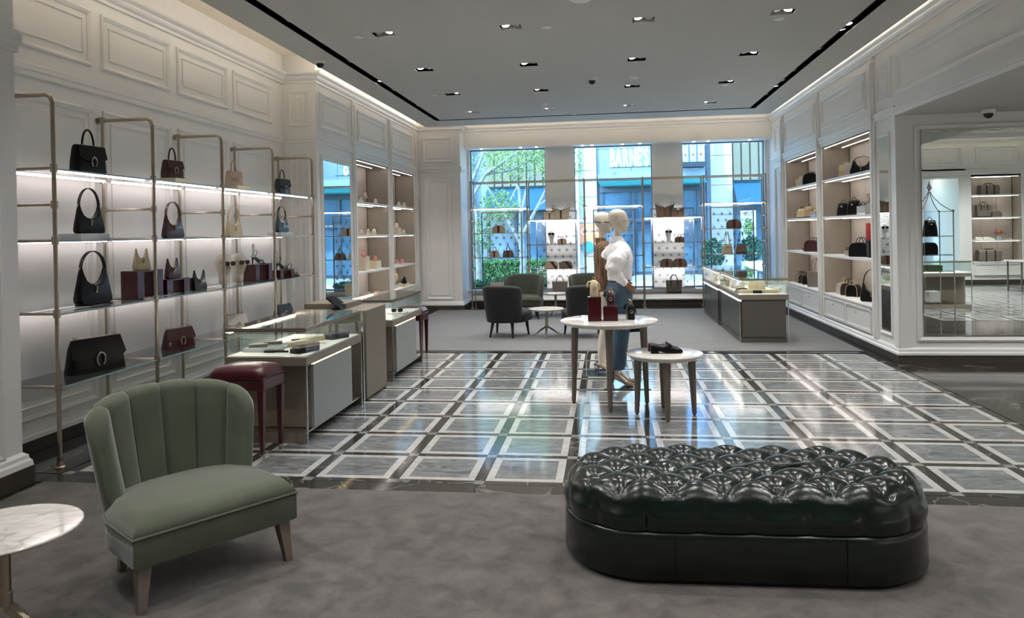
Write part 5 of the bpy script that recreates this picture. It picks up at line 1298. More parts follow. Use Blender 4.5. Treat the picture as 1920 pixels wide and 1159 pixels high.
# ------------------------------------------------------------------ mannequins
def limb(m, pts, rs, n=12): return m.tube(pts, rs, n)
def remesh(o, vs, sm=6):
    r = o.modifiers.new('remesh', 'REMESH'); r.mode = 'VOXEL'; r.voxel_size = vs; r.use_smooth_shade = True
    s = o.modifiers.new('smooth', 'SMOOTH'); s.factor = .5; s.iterations = sm
    return o
def el(cx, cy, z, rx, ry, n=20, p=1.): return [(cx+rx*abs(cos(a))**p*(1 if cos(a) > 0 else -1), cy+ry*abs(sin(a))**p*(1 if sin(a) > 0 else -1), z) for a in [2*pi*i/n for i in range(n)]]
def head(m, z0, cy=0):
    """egg head, face to -y, chin forward; z0 = chin height"""
    rg = [el(0, cy-.070, z0-.0, .022, .022), el(0, cy-.052, z0+.012, .040, .048), el(0, cy-.03, z0+.04, .055, .068), el(0, cy-.012, z0+.085, .069, .090), el(0, cy, z0+.13, .077, .101), el(0, cy+.006, z0+.17, .079, .102), el(0, cy+.008, z0+.205, .070, .090), el(0, cy+.008, z0+.232, .045, .06), el(0, cy+.008, z0+.243, .012, .016)]
    m.loft(rg)
    m.loft([[(-.010, cy-.095, z0+.065), (.010, cy-.095, z0+.065), (.006, cy-.095, z0+.12), (-.006, cy-.095, z0+.12)], [(-.008, cy-.122, z0+.07), (.008, cy-.122, z0+.07), (.004, cy-.108, z0+.12), (-.004, cy-.108, z0+.12)]])
    for s in (-1, 1): m.ell((s*.079, cy+.012, z0+.115), (.008, .018, .028), 8, 6)
    return m
def pump(label, loc, rz, mat, zheel=.09):
    t = thing('high_heel_shoe', label, 'shoe', loc, rz, None)
    S_ = ((.12, .024, zheel), (.06, .026, zheel-.015), (.0, .026, .035), (-.06, .036, .006), (-.11, .026, .003), (-.145, .006, .006))
    MB().loft([[(-h, y, z), (h, y, z), (h, y, z+.007), (-h, y, z+.007)] for y, h, z in S_]).build('sole', BROWNL, t, 50)
    MB().loft([[(hw_*cos(a), y, z+.006+(tp)*abs(sin(a))**.7) for a in [pi*i/10 for i in range(11)]] for y, hw_, z, tp in ((-.035, .033, .018, .028), (-.06, .037, .006, .035), (-.10, .031, .004, .026), (-.145, .006, .006, .006))]).build('toe_cap', mat, t, 50)
    MB().cyl((0, .105, zheel), (0, .115, 0), .014, .004).build('heel', BROWNL, t, True)
    MB().tube([(-.034, -.03, .035), (-.03, .05, zheel+.02), (-.024, .12, zheel+.05), (0, .14, zheel+.05), (.024, .12, zheel+.05), (.03, .05, zheel+.02), (.034, -.03, .035)], .004, 6).build('slingback_strap', BROWNL, t, True)
    MB().box(-.02, -.075, .04, .02, -.06, .052).build('buckle', GOLD, t, bev=.003)
    return t
def mannequin(label, loc, rz, hips=(0, 0), feet=((.075, .0), (-.075, .03)), ground=.008, sc=1.0, armL=None, armR=None, heel=.085):
    t = thing('mannequin', label, 'mannequin', loc, rz)
    m = MB(); zg = ground
    head(m, 1.565)
    m.loft([el(0, .01, 1.44, .055, .055), el(0, .012, 1.50, .040, .042), el(0, .01, 1.56, .037, .040), el(0, .005, 1.60, .04, .046)])
    m.loft([el(0, 0, .86, .145, .092), el(0, 0, .96, .152, .10), el(0, 0, 1.05, .13, .09), el(0, .0, 1.12, .115, .082), el(0, 0, 1.22, .135, .095), el(0, -.008, 1.32, .155, .108), el(0, .0, 1.40, .165, .09), el(0, .005, 1.445, .13, .07), el(0, .01, 1.47, .05, .045)])
    for s, (fx, fy) in zip((1, -1), feet):
        limb(m, [(s*.085, 0, .92), (s*.088, -.005, .75), ((s*.085+fx)/2, fy*.4-.01, .52), ((s*.06+fx)/2+.0, fy*.7+.0, .38), (fx, fy+.02, .2+heel*.6), (fx, fy+.02, .06+heel)], [.095, .082, .054, .056, .036, .031], 14)
        limb(m, [(fx, fy+.04, .045+heel), (fx, fy-.02, .03+heel*.6), (fx, fy-.09, .022)], [.03, .032, .024], 10)
    for arm in (armL, armR):
        if arm: limb(m, *arm)
    o = m.build('body', MANN, t); remesh(o, .011, 5)
    return t
def hand(t, base, d, side, mat, up):
    """small hand with palm, four fingers and thumb: base wrist point, d direction of fingers, side lateral"""
    b = Vector(base); d = Vector(d).normalized(); s = Vector(side).normalized(); u = Vector(up).normalized()
    m = MB()
    P = lambda a, l, h=0: tuple(b+d*a+s*l+u*h)
    m.loft([[P(-.03, -.024, -.016), P(-.03, .024, -.016), P(-.03, .024, .016), P(-.03, -.024, .016)], [P(0, -.028, -.015), P(0, .028, -.015), P(0, .028, .015), P(0, -.028, .015)], [P(.05, -.038, -.013), P(.05, .038, -.013), P(.05, .038, .012), P(.05, -.038, .012)], [P(.085, -.036, -.010), P(.085, .036, -.010), P(.085, .036, .008), P(.085, -.036, .008)]])
    for l, ln in ((-.029, .062), (-.010, .075), (.010, .070), (.029, .055)):
        limb(m, [P(.07, l, 0), P(.07+ln*.45, l*1.05, .004), P(.07+ln*.8, l*1.05, -.012), P(.07+ln, l*1.05, -.03)], [.0095, .009, .008, .0065], 8)
    limb(m, [P(.01, .024, 0), P(.035, .048, -.004), P(.065, .058, -.014), P(.085, .055, -.022)], [.012, .0105, .009, .007], 8)
    o = m.build('hand', mat, t); o.modifiers.new('sub', 'SUBSURF').render_levels = 1; o.data.shade_smooth(); return o
# front mannequin: white shirt and jeans, facing right
MX, MY = .115, 7.86
t = mannequin('front mannequin in a white puff-sleeved shirt and blue jeans with a hand at the hip', (MX, MY, .012), R(107), feet=((.085, -.02), (-.075, .05)))
t.scale = (1.03, 1.03, 1.025)
m = MB()
m.loft([el(0, 0, 1.075, .142, .115), el(0, 0, 1.11, .150, .12), el(0, 0, 1.20, .165, .125), el(0, -.01, 1.30, .180, .128), el(0, 0, 1.39, .190, .110), el(0, .005, 1.44, .16, .09), el(0, .01, 1.475, .075, .07), el(0, .005, 1.50, .062, .062)])
for s, e, wr in ((1, (.28, -.12, 1.25), (.17, -.03, 1.10)), (-1, (-.31, .17, 1.195), (-.205, .03, 1.075))):
    sh_ = (s*.17, 0, 1.405); sm_ = m; m = MB()
    limb(m, [sh_, (s*.235, .045, 1.35), ((e[0]*.95), e[1]*.75, 1.285), (e[0], e[1]*1.0, e[2]), (e[0]*.98, e[1], e[2]-.02)], [.060, .080, .090, .078, .045], 14)
    limb(m, [e, ((e[0]*.6+wr[0]*.4), e[1]*.6+wr[1]*.4-.01, (e[2]*.6+wr[2]*.4-.01)), ((e[0]*.25+wr[0]*.75), e[1]*.25+wr[1]*.75, e[2]*.25+wr[2]*.75), wr], [.062, .058, .046, .034], 14)
    sl_ = m.build('sleeve', SHIRT, t); remesh(sl_, .009, 3); dd_ = sl_.modifiers.new('folds', 'DISPLACE'); tx_ = bpy.data.textures.new('sleeve_folds', 'CLOUDS'); tx_.noise_scale = .06; dd_.texture = tx_; dd_.strength = .020; m = sm_
o = m.build('shirt', SHIRT, t); remesh(o, .011, 4)
d = o.modifiers.new('folds', 'DISPLACE'); tx = bpy.data.textures.new('folds', 'CLOUDS'); tx.noise_scale = .09; d.texture = tx; d.strength = .022; d.mid_level = .5
m = MB(); m.loft([el(0, .02, 1.47, .075, .075), el(0, .03, 1.53, .060, .062), el(0, .03, 1.53, .054, .056), el(0, .02, 1.47, .069, .069)]); m.build('collar', SHIRT, t, True)
for s, wr in ((1, (.17, -.03, 1.10)), (-1, (-.205, .03, 1.075))):
    dd = Vector((-s*.15, -.70, -.55)).normalized()
    MB().cyl(Vector(wr)-dd*.03, Vector(wr)+dd*.035, .038, .036, 14).build('cuff', SHIRT, t, 40)
    hand(t, Vector(wr)+dd*.045, dd, (s*.3, -.3, .9), WOODH, (s*.8, -.5, .1))
m = MB(); m.loft([el(0, 0, 1.075, .137, .103), el(0, 0, 1.04, .152, .116), el(0, .012, .96, .182, .138), el(0, .012, .87, .18, .135), el(0, .005, .82, .12, .1)])
for s, (fx, fy) in zip((1, -1), ((.085, -.02), (-.075, .05))):
    limb(m, [(s*.082, 0, .90), (s*.09, 0, .75), ((s*.085+fx)/2, fy*.4, .52), (fx, fy*.8, .35), (fx, fy+.02, .185)], [.105, .097, .082, .079, .078], 16)
o = m.build('jeans', DENIM, t); remesh(o, .010, 3)
m = MB()
for s, (fx, fy) in zip((1, -1), ((.085, -.02), (-.075, .05))):
    m.lathe([(.078, .178), (.082, .178), (.082, .215), (.078, .215)], fx, fy+.02, 18)
m.build('jeans_hem', DENIM, t, 40)
MB().loft([el(0, .0, 1.052, .143, .108), el(0, 0, 1.085, .143, .108)]).build('belt', plain('brown_check_belt', '3a2620', .5, var=.4, nscale=50), t, 50)
glasses(t, .145, .045, 1.675, -.105, GLASS, .13, GOLD)
m = MB().tube([(.12, -.11, 1.05), (.125, -.125, .98), (.12, -.12, .86), (.118, -.118, .80)], .003, 6); m.build('tag_string', WHITE, t)
# second mannequin: brown checked jacket
NX, NY = -.05, 8.52
t2 = mannequin('rear mannequin in a long brown checked jacket with bare ivory legs', (NX, NY, .012), R(95), feet=((.07, 0), (-.08, .04)))
t2.scale = (1.0, 1.0, 1.02)
m = MB(); m.loft([el(0, .01, .80, .165, .125), el(0, .01, .90, .168, .128), el(0, 0, 1.04, .150, .112), el(0, 0, 1.14, .145, .108), el(0, -.005, 1.30, .175, .122), el(0, 0, 1.40, .185, .105), el(0, .005, 1.445, .15, .085), el(0, .01, 1.48, .07, .065)])
for s in (1, -1): limb(m, [(s*.17, 0, 1.41), (s*.20, .01, 1.28), (s*.205, .02, 1.14), (s*.20, .0, 1.0), (s*.19, -.04, .86)], [.060, .056, .052, .048, .044], 14)
o = m.build('jacket', CHECKB, t2); remesh(o, .010, 4)
MB().loft([el(0, .02, 1.455, .072, .072), el(0, .035, 1.515, .062, .062), el(0, .035, 1.515, .056, .056), el(0, .02, 1.455, .066, .066)]).build('collar', CHECKB, t2, True)
for s in (1, -1): hand(t2, (s*.188, -.05, .83), (0, -.15, -1), (0, -1, 0), MANN, (s, 0, 0))
glasses(t2, .145, .045, 1.675, -.105, LENS, .16)
MB().lathe([(.102, 1.688), (.1045, 1.688), (.1045, 1.694), (.102, 1.694)], 0, 0, 24).build('eyewear_band', BLACK, t2).scale = (.78, 1, 1)
# shoes, base plates, handbag
ang = R(107)
def onm(x, y, cx=MX, cy=MY, a=ang, s=1.03): return (cx+s*(x*cos(a)-y*sin(a)), cy+s*(x*sin(a)+y*cos(a)), .013)
pump('patterned slingback high heel on the front mannequin, nearer foot', onm(-.075, .05-.03), ang, CANVB)
pump('patterned slingback high heel on the front mannequin, farther foot', onm(.085, -.05), ang, CANVB)
a2 = R(95)
pump('black slingback heel on the rear mannequin, nearer foot', onm(-.08, .01, NX, NY, a2, 1), a2, BLACKL, .06)
pump('black slingback heel on the rear mannequin, farther foot', onm(.07, -.03, NX, NY, a2, 1), a2, BLACKL, .06)
for lbl_, x, y in (('polished square steel base plate under the front mannequin', MX+.05, MY), ('polished square steel base plate under the rear mannequin', NX-.02, NY-.02)):
    t = thing('steel_floor_plate', lbl_, 'base plate', (x, y, 0), R(2))
    MB().box(-.24, -.19, 0, .24, .19, .010).build('plate', CHROME, t, bev=.002)
    MB().tube([(-.20, 0, .008), (-.20, 0, .20), (-.17, 0, .28)], .007, 8).build('support_rod', CHROME, t, True)
boston('small black handbag hanging low behind the jeans of the front mannequin', (MX+.155, MY+.34, .53), R(20), BLACKL, .17, .10, .09, .0, BLACKL, False)
b = [o for o in bpy.data.objects if o.get('label', '').startswith('small black handbag hanging')][0]
MB().tube([(-.07, 0, .09), (-.06, .0, .34), (-.05, 0, .5), (-.04, 0, .34), (.07, 0, .09)], .004, 6).build('long_strap', BLACKL, b, True)
# ------------------------------------------------------------------ street outside
LIME = plain('pale_limestone', 'b3ada2', .8, var=.05, nscale=2, bump=.1, bscale=20)
LIMEB = plain('blue_grey_stone', '7f8b96', .8, var=.05, nscale=2)
RIB = plain('beige_ribbed_panel', '756d5b', .7, var=.04)
BLUEG = plain('blue_awning_glass', '234e63', .35, var=.05)
DKFRAME = plain('dark_shop_frame', '454d56', .4, var=.05)
SHOPG = plain('dark_shop_glass', '50697a', .12, var=.5, nscale=.8)
TEALC = plain('teal_canopy', '3b9a9c', .5)
LEAF = plain('fresh_leaf', '7a9650', .6, var=.35, nscale=3, Transmission_Weight=0.0)
LEAF2 = plain('hedge_leaf', '47703a', .6, var=.4, nscale=5)
BARK = plain('pale_bark', '8d8a80', .9, var=.3, nscale=7, bump=.3, bscale=20)
PAVE = plain('pale_paving', 'c9c4bb', .85, var=.04, nscale=2)
struct('ground', MB().box(-25, 16.5, -.12, 25, 60, -.02), plain('street_asphalt', '9c9a96', .9, var=.06, nscale=1))
m = MB()
for i in range(16):
    for j in range(8): m.box(-9+i*1.2+.01, 18.7+j*.62, -.02, -9+(i+1)*1.2-.01, 18.7+(j+1)*.62-.01, .0)
o = m.build('paving_slabs', PAVE); tag(o, 'pale paving slabs of the sunlit pavement outside the windows', 'pavement'); o['kind'] = 'stuff'
def leaves(mb, c, r, n, s, seed, shell=.5):
    rnd = random.Random(seed)
    for _ in range(n):
        while True:
            v = Vector([rnd.uniform(-1, 1) for _ in range(3)])
            if v.length <= 1 and v.length > shell*rnd.random(): break
        p = Vector(c)+Vector((v.x*r[0], v.y*r[1], v.z*r[2])); a = Vector([rnd.gauss(0, 1) for _ in range(3)]).normalized(); b = a.orthogonal().normalized()
        a = b.cross(a).normalized()*s*.6*rnd.uniform(.6, 1.3); b = b*s*rnd.uniform(.6, 1.3)
        mb.add([p-b, p+a, p+b, p-a], [(0, 1, 2, 3)])
    return mb
def tree(label, x, y, forks, blobs, seed, trunk=.11, h0=1.5):
    t = thing('street_tree', label, 'tree', (x, y, -.02))
    MB().tube([(0, 0, 0), (.03, 0, h0*.5), (-.02, 0, h0)], [trunk*1.15, trunk, trunk*.85], 10).build('trunk', BARK, t, True)
    for pts, r in forks: MB().tube(pts, [r*(1-.7*i/(len(pts)-1)) for i in range(len(pts))], 7).build('branch', BARK, t, True)
    m = MB()
    for i, (c, r, n) in enumerate(blobs): leaves(m, c, r, int(n*2.3), .036, seed+i)
    m.build('foliage', LEAF, t)['kind'] = 'stuff'
    return t
tree('dark forked tree at the left edge of the left window', -3.45, 19.3,
     [([(-.02, 0, 1.5), (.02, 0, 2.1), (-.1, 0, 2.6), (.25, .1, 3.2), (1.1, .1, 3.75), (1.9, .2, 4.2)], .085), ([(-.02, 0, 1.5), (-.25, 0, 2.4), (-.1, 0, 3.0), (.3, 0, 3.9), (.6, 0, 5)], .07), ([(-.1, 0, 2.6), (-.5, 0, 3.2), (-1.2, 0, 3.8)], .05), ([(.25, .1, 3.2), (.9, .3, 3.3), (1.5, .5, 3.6), (2.2, .5, 3.7)], .04)],
     [((.6, 0, 2.35), (.55, .5, .45), 420), ((.15, 0, 1.6), (.3, .4, .5), 200), ((1.0, .2, 3.6), (.9, .6, .7), 500), ((2.0, 0, 3.9), (.9, .6, .6), 420), ((-.5, 0, 3.4), (.6, .5, .6), 240)], 3)
tree('pale-barked tree with splayed branches in the middle of the left window', -2.50, 21.5,
     [([(-.02, 0, 1.5), (.0, 0, 2.2), (-.05, 0, 2.9), (-.5, .1, 3.8), (-.8, .1, 5)], .075), ([(-.02, 0, 1.3), (-.5, 0, 2.2), (-1.0, .1, 3.0), (-1.2, .1, 4.2)], .06), ([(-.02, 0, 1.5), (.5, 0, 2.4), (.9, .1, 3.2), (1.1, .1, 4.5)], .06), ([(0, 0, 2.2), (.25, 0, 3.2), (.2, .1, 4.6)], .055), ([(-.5, 0, 2.2), (-.1, 0, 3.0), (-.3, 0, 4)], .04), ([(.5, 0, 2.4), (1.1, 0, 2.8), (1.6, 0, 3.6)], .035)],
     [((.4, 0, 4.1), (1.3, .7, .8), 620), ((-.9, 0, 3.9), (.8, .6, .8), 320), ((1.1, 0, 3.3), (.6, .5, .6), 260), ((1.62, -.3, 3.55), (.22, .3, .45), 110), ((1.7, -.3, 2.45), (.25, .3, .2), 30)], 11, .10)
def hedge(label, x0, x1, y0, y1, h, n, seed):
    t = thing('hedge', label, 'hedge', ((x0+x1)/2, (y0+y1)/2, -.02)); a, b = (x1-x0)/2, (y1-y0)/2
    MB().box(-a+.05, -b+.05, 0, a-.05, b-.05, h-.05).build('core', plain('hedge_core', '28401f', .9), t)
    rnd = random.Random(seed); m = MB()
    for _ in range(n):
        f = rnd.random()
        if f < .5: p = Vector((rnd.uniform(-a, a), -b+rnd.uniform(-.05, .05), rnd.uniform(0, h)))
        else: p = Vector((rnd.uniform(-a, a), rnd.uniform(-b, b), h+rnd.uniform(-.06, .05)))
        u = Vector([rnd.gauss(0, 1) for _ in range(3)]).normalized(); v = u.orthogonal().normalized()*.04; u = u.cross(v).normalized()*.028
        m.add([p-v, p+u, p+v, p-u], [(0, 1, 2, 3)])
    m.build('foliage', LEAF2, t)['kind'] = 'stuff'
hedge('clipped green hedge across the pavement behind the left window, farther one', -5.2, -1.3, 24.0, 24.8, .68, 5200, 5)
hedge('low green hedge just outside the left window, nearer one', -4.6, -1.25, 17.6, 18.3, .42, 4200, 6)
# facade opposite, stone blocks as pieces
FY = 27.
def blocks(par, x0, x1, z0, z1, y, bw, bh, mat, dep=.3, jit=False):
    z = z0; r = 0
    while z < z1-.01:
        x = x0; zz = min(z1, z+bh)
        while x < x1-.01:
            xx = min(x1, x+bw); MB().box(x+.008, y, z+.008, xx-.008, y+dep, zz-.008).build('stone_block', mat, par); x = xx
        z = zz; r += 1
B1 = thing('shop_building', 'pale limestone shop building across the street with a curved canopy', 'building', (0, 0, 0))
MB().box(-13.9, FY+.25, -.02, 14.9, FY+.9, 9.5).build('wall', LIMEB, B1)
blocks(B1, -1.0, -.35, 0, 6.3, FY-.05, .65, .95, LIME); blocks(B1, -.35, 3.35, 3.6, 6.3, FY+.1, 1.25, .98, LIMEB, .15)
MB().box(-1.35, FY-.35, 0, -1.0, FY+.3, 7).build('pilaster', plain('white_render', 'e9e6dc', .8), B1)
blocks(B1, 3.62, 4.42, 0, 6.3, FY-.1, .8, 1.05, LIME); blocks(B1, -5.9, -4.9, 0, 6.3, FY-.1, 1.0, 1.05, LIMEB)
for a, b in ((-4.4, -1.4), (4.45, 7.5)):
    m = MB().box(a, FY+.1, 3.3, b, FY+.25, 6.3); m.build('panel_ground', RIB, B1)
    k = a
    while k < b: MB().box(k+.02, FY-.02, 3.3, k+.27, FY+.12, 6.3).build('ribbed_panel', RIB, B1, bev=.02); k += .30
    MB().loft([[(a, FY-.9, 2.4), (b, FY-.9, 2.4), (b, FY-.8, 2.45), (a, FY-.8, 2.45)], [(a, FY+.05, 3.2), (b, FY+.05, 3.2), (b, FY+.1, 3.25), (a, FY+.1, 3.25)]]).build('awning', BLUEG, B1)
    MB().box(a, FY+.12, .1, b, FY+.2, 2.5).build('shop_window', SHOPG, B1)
    k = a
    while k <= b+.01: MB().box(k-.05, FY+.02, 0, k+.05, FY+.14, 2.6).build('mullion', DKFRAME, B1); k += 1.05
# storefront under the sign
MB().box(-.2, FY+.12, .1, 3.3, FY+.2, 3.1).build('shop_window', SHOPG, B1)
for k in (-.2, .95, 2.1, 3.25): MB().box(k-.06, FY, 0, k+.06, FY+.14, 3.15).build('mullion', DKFRAME, B1)
MB().box(-.25, FY-.05, 3.0, 3.35, FY+.14, 3.2).build('transom', DKFRAME, B1); MB().box(-.15, FY-.02, 1.9, 3.3, FY+.1, 2.05).build('transom', DKFRAME, B1)
arcp = [(-.32+(2.6*(1-cos(R(90*i/12)))), FY-.1-1.3*sin(R(90*i/12))) for i in range(13)]+[(3.3, FY-1.4)]
m = MB().loft([[(x, y, 3.42) for x, y in arcp]+[(3.3, FY, 3.42), (-.32, FY, 3.42)], [(x, y, 3.65) for x, y in arcp]+[(3.3, FY, 3.65), (-.32, FY, 3.65)]]); m.build('curved_canopy', LIMEB, B1)
MB().loft([[(x+.1, y+.3, 3.2) for x, y in arcp]+[(3.3, FY, 3.2), (-.22, FY, 3.2)], [(x, y+.02, 3.42) for x, y in arcp]+[(3.3, FY, 3.42), (-.32, FY, 3.42)]]).build('canopy_underside', TEALC, B1)
def text(s, loc, size, ext, mat, par=None, rot=(R(90), 0, 0), sx=1., off=0.):
    c = bpy.data.curves.new('lettering', 'FONT'); c.body = s; c.size = size; c.extrude = ext; c.offset = off; c.materials.append(mat)
    x = 0
    for ch in s:
        c.body = ch; o = bpy.data.objects.new('tmp', c); me = bpy.data.meshes.new_from_object(o); bpy.data.objects.remove(o)
        me.materials.clear(); me.materials.append(mat)
        w_ = max(v.co.x for v in me.vertices)
        l = put(me, 'letter', par, (loc[0]+x*sx, loc[1], loc[2]), rot); l.scale = (sx, 1, 1); x += w_+size*.07
    return None
sg = thing('shop_sign', 'big white capital letters of the shop name above the curved canopy', 'sign', (.12, FY-1.05, 3.84), R(-2))
WL_ = emit('white_sign_letters', 'f4fbff', 1.0)
text("BARNE'S", (0, 0, 0), .86, .05, WL_, sg, sx=.37, off=.022)
text("EL", (2.25, .0, -.1), .92, .05, WL_, sg, sx=.42, off=.018)
MB().box(0, .1, -.05, 1.7, .14, 0).build('sign_rail', DKFRAME, sg)
# small orange wall sign, stained glass bay, poster, planter
t = thing('wall_sign', 'small orange sign with a blue round badge on the pale pilaster', 'sign', (-.76, FY-.13, 1.1))
MB().box(-.4, 0, -.0, .45, .05, .75).build('panel', plain('orange_sign', 'e08a5c', .6), t); text('GIFT', (-.22, -.01, .38), .32, .004, WHITE, t)
MB().loft([[(.05+.2*cos(a), -.05, -.05+.2*sin(a)) for a in [2*pi*i/24 for i in range(24)]], [(.05+.2*cos(a), .0, -.05+.2*sin(a)) for a in [2*pi*i/24 for i in range(24)]]]).build('badge', plain('blue_badge', '2f7fc0', .5), t)
t = thing('glass_bay', 'projecting bay of blue stained glass panels hanging above the street', 'bay window', (2.98, FY-1.6, 3.85), 0)
BLUES = plain('stained_blue', '2a49b4', .3); PALE = plain('stained_pale', '9dc3dc', .3)
for k in range(3):
    x = -.45+.25*k
    p = MB().box(x, -.05*k, 0, x+.23, -.05*k+.05, 1.7).build('stained_panel', PALE, t)
    MB().prism([(x+.03, 1.0), (x+.2, 1.0), (x+.115, .5)], -.05*k-.01, -.05*k, 'xz').build('blue_pendant', BLUES, p); MB().prism([(x+.08, .22), (x+.15, .22), (x+.115, .34)], -.05*k-.01, -.05*k, 'xz').build('red_diamond', RED, p)
    MB().box(x-.03, -.05*k-.02, 0, x+.005, -.05*k+.06, 1.75).build('lead_frame', DKFRAME, t)
MB().loft([[(-.45, -.2, -.15), (.3, -.2, -.15), (.3, .6, -.15), (-.45, .6, -.15)], [(-.5, -.3, 0), (.35, -.3, 0), (.35, .7, 0), (-.5, .7, 0)]]).build('bay_base', DKFRAME, t)
MB().box(-.45, .1, 0, .3, .6, 1.75).build('bay_body', plain('bay_dark_blue', '31506e', .4), t)
tag(MB().box(3.42, FY-.9, 0, 3.56, FY-.6, 6).build('street_pillar', DKFRAME), 'dark slim pillar beside the stained glass bay', 'pillar')
t = thing('poster', 'pale poster with red letters and green flowers in the right window view', 'poster', (4.48, FY-1.2, 1.2))
MB().box(0, 0, 0, .5, .04, 1.0).build('board', plain('pale_blue_board', 'b9cfe0', .6), t); text('MOSTE', (.06, -.01, .82), .2, .004, RED, t, sx=.6)
m = MB(); leaves(m, (.25, -.03, .45), (.2, .02, .3), 160, .05, 9, 0); m.build('flower_print', LEAF, t)['kind'] = 'stuff'
t = thing('potted_shrub', 'round green shrub in a white box planter outside the right window', 'plant', (4.62, 23.4, -.02))
MB().loft([[(-.45, -.35, 0), (.45, -.35, 0), (.45, .35, 0), (-.45, .35, 0)], [(-.5, -.4, .62), (.5, -.4, .62), (.5, .4, .62), (-.5, .4, .62)]]).build('planter', WHITE, t, bev=.02)
leaves(MB(), (-.25, 0, 1.0), (.33, .33, .42), 800, .055, 21, .7).build('foliage', plain('dark_leaf', '27503a', .7, var=.3), t)['kind'] = 'stuff'
t = thing('potted_shrub', 'dark conical shrub left of the white planter', 'plant', (3.15, 23.0, -.02))
MB().lathe([(.001, 0), (.25, 0), (.32, .4), (.001, .4)], n=20).build('planter', DKFRAME, t, 30)
leaves(MB(), (0, 0, .85), (.36, .34, .5), 800, .06, 22, .7).build('foliage', plain('dark_leaf', '27503a', .7, var=.3), t)['kind'] = 'stuff'
# side buildings closing the street
tag(MB().box(-25, 20, 0, -14, 40, 10).build('side_building', LIMEB, bev=.05), 'plain stone side of the building at the left end of the street', 'building')
tag(MB().box(15, 20, 0, 25, 40, 10).build('side_building', LIME, bev=.05), 'plain stone side of the building at the right end of the street', 'building')
# ------------------------------------------------------------------ neighbouring hall, seen in the big mirror
t = cabinet('lit cabinet with grey duffel bags seen in the big mirror', 1, -.625, .625, (1.16, 1.779, 2.385), 0, .45, 1)
t.location = (10.362, -2.85, 0); t.rotation_euler = (0, 0, R(-90))
U = R(180)
duffel('grey duffel bag on the top shelf reflected in the big mirror', (10.26, -3.05, 2.386), U, .48, .27, .24)
duffel('grey duffel bag on the lowest shelf reflected in the big mirror', (10.24, -3.05, .58), U, .56, .32, .24, False)
tote('tall grey tote with brown straps on the second shelf reflected in the big mirror', (10.12, -3.05, 1.779), U, CANVG, .38, .32, .16, .1, BROWNL)
t = boston('small grey wash bag beside the tall tote reflected in the big mirror', (10.44, -3.05, 1.779), U, CANVG, .24, .15, .12, 0, BROWNL, False)
sneaker('white and black sneaker reflected in the big mirror, left one', (10.04, -3.03, 1.16), R(80), OFFW, WHITE, LENS, group='mirrored sneakers')
sneaker('white and black sneaker reflected in the big mirror, right one', (10.22, -2.98, 1.16), R(80), OFFW, WHITE, LENS, group='mirrored sneakers')
t = thing('baseball_cap', 'tan cap on a clear stand reflected in the big mirror', 'cap', (10.5, -3.05, 1.16))
MB().box(-.05, -.05, 0, .05, .05, .16).build('stand', ACRYL, t)
MB().loft([el(0, 0, .17, .10, .10), el(0, 0, .21, .10, .10), el(0, 0, .25, .08, .08), el(0, 0, .27, .03, .03)]).build('crown', TAN, t, 50)
MB().loft([[(.08+.11*cos(a), .08*sin(a), .172) for a in [-pi/2+pi*i/12 for i in range(13)]], [(.08+.11*cos(a), .08*sin(a), .18) for a in [-pi/2+pi*i/12 for i in range(13)]]]).build('brim', TAN, t)
showcase('glass display case with a grey front seen in the big mirror', 5.55, 6.87, 2.6, 3.4, 'left')
# rail table at the right edge of the mirror
t = thing('console_table', 'marble console table on metal legs at the right edge of the big mirror', 'table', (10.2, -.35, 0))
MB().box(-.75, -.35, .70, .75, .35, .735).build('table_top', TABLEM, t, bev=.008)
for sx in (-.68, .68):
    for sy in (-.3, .3): MB().box(sx-.015, sy-.015, 0, sx+.015, sy+.015, .70).build('leg', BRUSH, t)
MB().box(-.68, -.3, .07, .68, .3, .1).build('lower_rail', BRUSH, t)
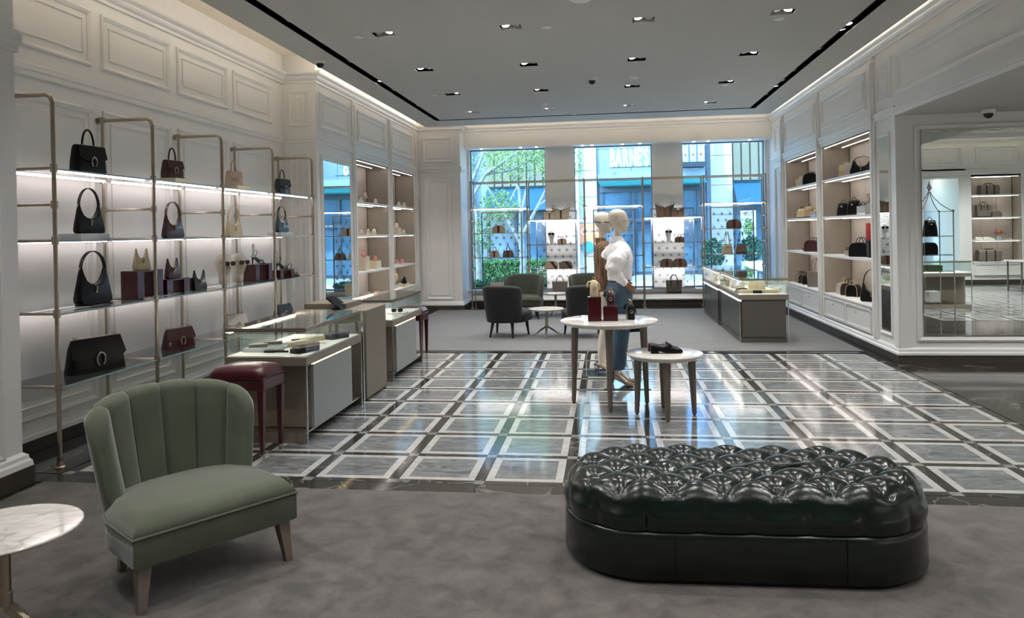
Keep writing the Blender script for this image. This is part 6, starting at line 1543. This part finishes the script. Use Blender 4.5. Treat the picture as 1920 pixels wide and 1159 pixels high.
# pagoda display rack
t = thing('birdcage_rack', 'silver birdcage display rack with a pointed finial seen in the big mirror', 'display rack', (5.40, 5.2, 0))
w_ = .26
for sx in (-1, 1):
    for sy in (-1, 1):
        MB().cyl((sx*w_, sy*w_, 0), (sx*w_, sy*w_, 1.84), .010).build('post', CHROME, t, True)
        MB().tube([(sx*w_*1.05, sy*w_*1.05, 1.83), (sx*w_*.8, sy*w_*.8, 1.88), (sx*w_*.45, sy*w_*.45, 1.97), (sx*w_*.14, sy*w_*.14, 2.1), (0, 0, 2.2)], .007, 6).build('roof_rib', CHROME, t, True)
        MB().ell((sx*w_, sy*w_, 1.85), (.022, .022, .022), 8, 6).build('post_knob', CHROME, t, True)
for k, z in enumerate((.33, .85, 1.12, 1.43, 1.84)):
    if k < 4: MB().box(-w_, -w_, z-.01, w_, w_, z).build('glass_shelf', SHELFG, t); 
    MB().tube([(-w_, -w_, z), (w_, -w_, z), (w_, w_, z), (-w_, w_, z)], .006, 6, closed=True).build('shelf_rail', CHROME, t)
MB().lathe([(.001, 2.16), (.03, 2.17), (.012, 2.2), (.04, 2.24), (.035, 2.26), (.02, 2.3), (.001, 2.37)], n=14).build('finial', CHROME, t, 50)
backpack('black backpack on the top shelf of the birdcage rack in the mirror', (5.44, 5.1, 1.43), U, BLACKL, .22, .27, .14, BLACKL, 0)
boston('black bag on the middle shelf of the birdcage rack in the mirror', (5.42, 5.1, 1.12), U, BLACKL, .22, .2, .16, 0, BLACKL, False)
riser('gift_box', 'white boxed book set on the bottom shelf of the birdcage rack in the mirror', 5.42, 5.2, .33, .18, .2, .17, WHITE)
riser('gift_box', 'green striped box on the second shelf of the birdcage rack in the mirror', 5.42, 5.2, .85, .26, .2, .09, plain('green_box', '5f7040', .6, var=.4, nscale=20))
riser('gift_box', 'brown box beside the white book set in the mirror', 5.53, 5.15, .33, .03, .16, .13, BROWNL)
t = tag(MB().box(9.0, -5.09, .5, 9.36, -5.07, 2.7).build('wall_mirror', MIRROR), 'slim upright mirror in the far corridor beyond the birdcage rack', 'mirror')
lamp('AREA', 'corridor_lamp', (9.0, -4.2, 2.95), energy=3, size=.6, color=NEUT)
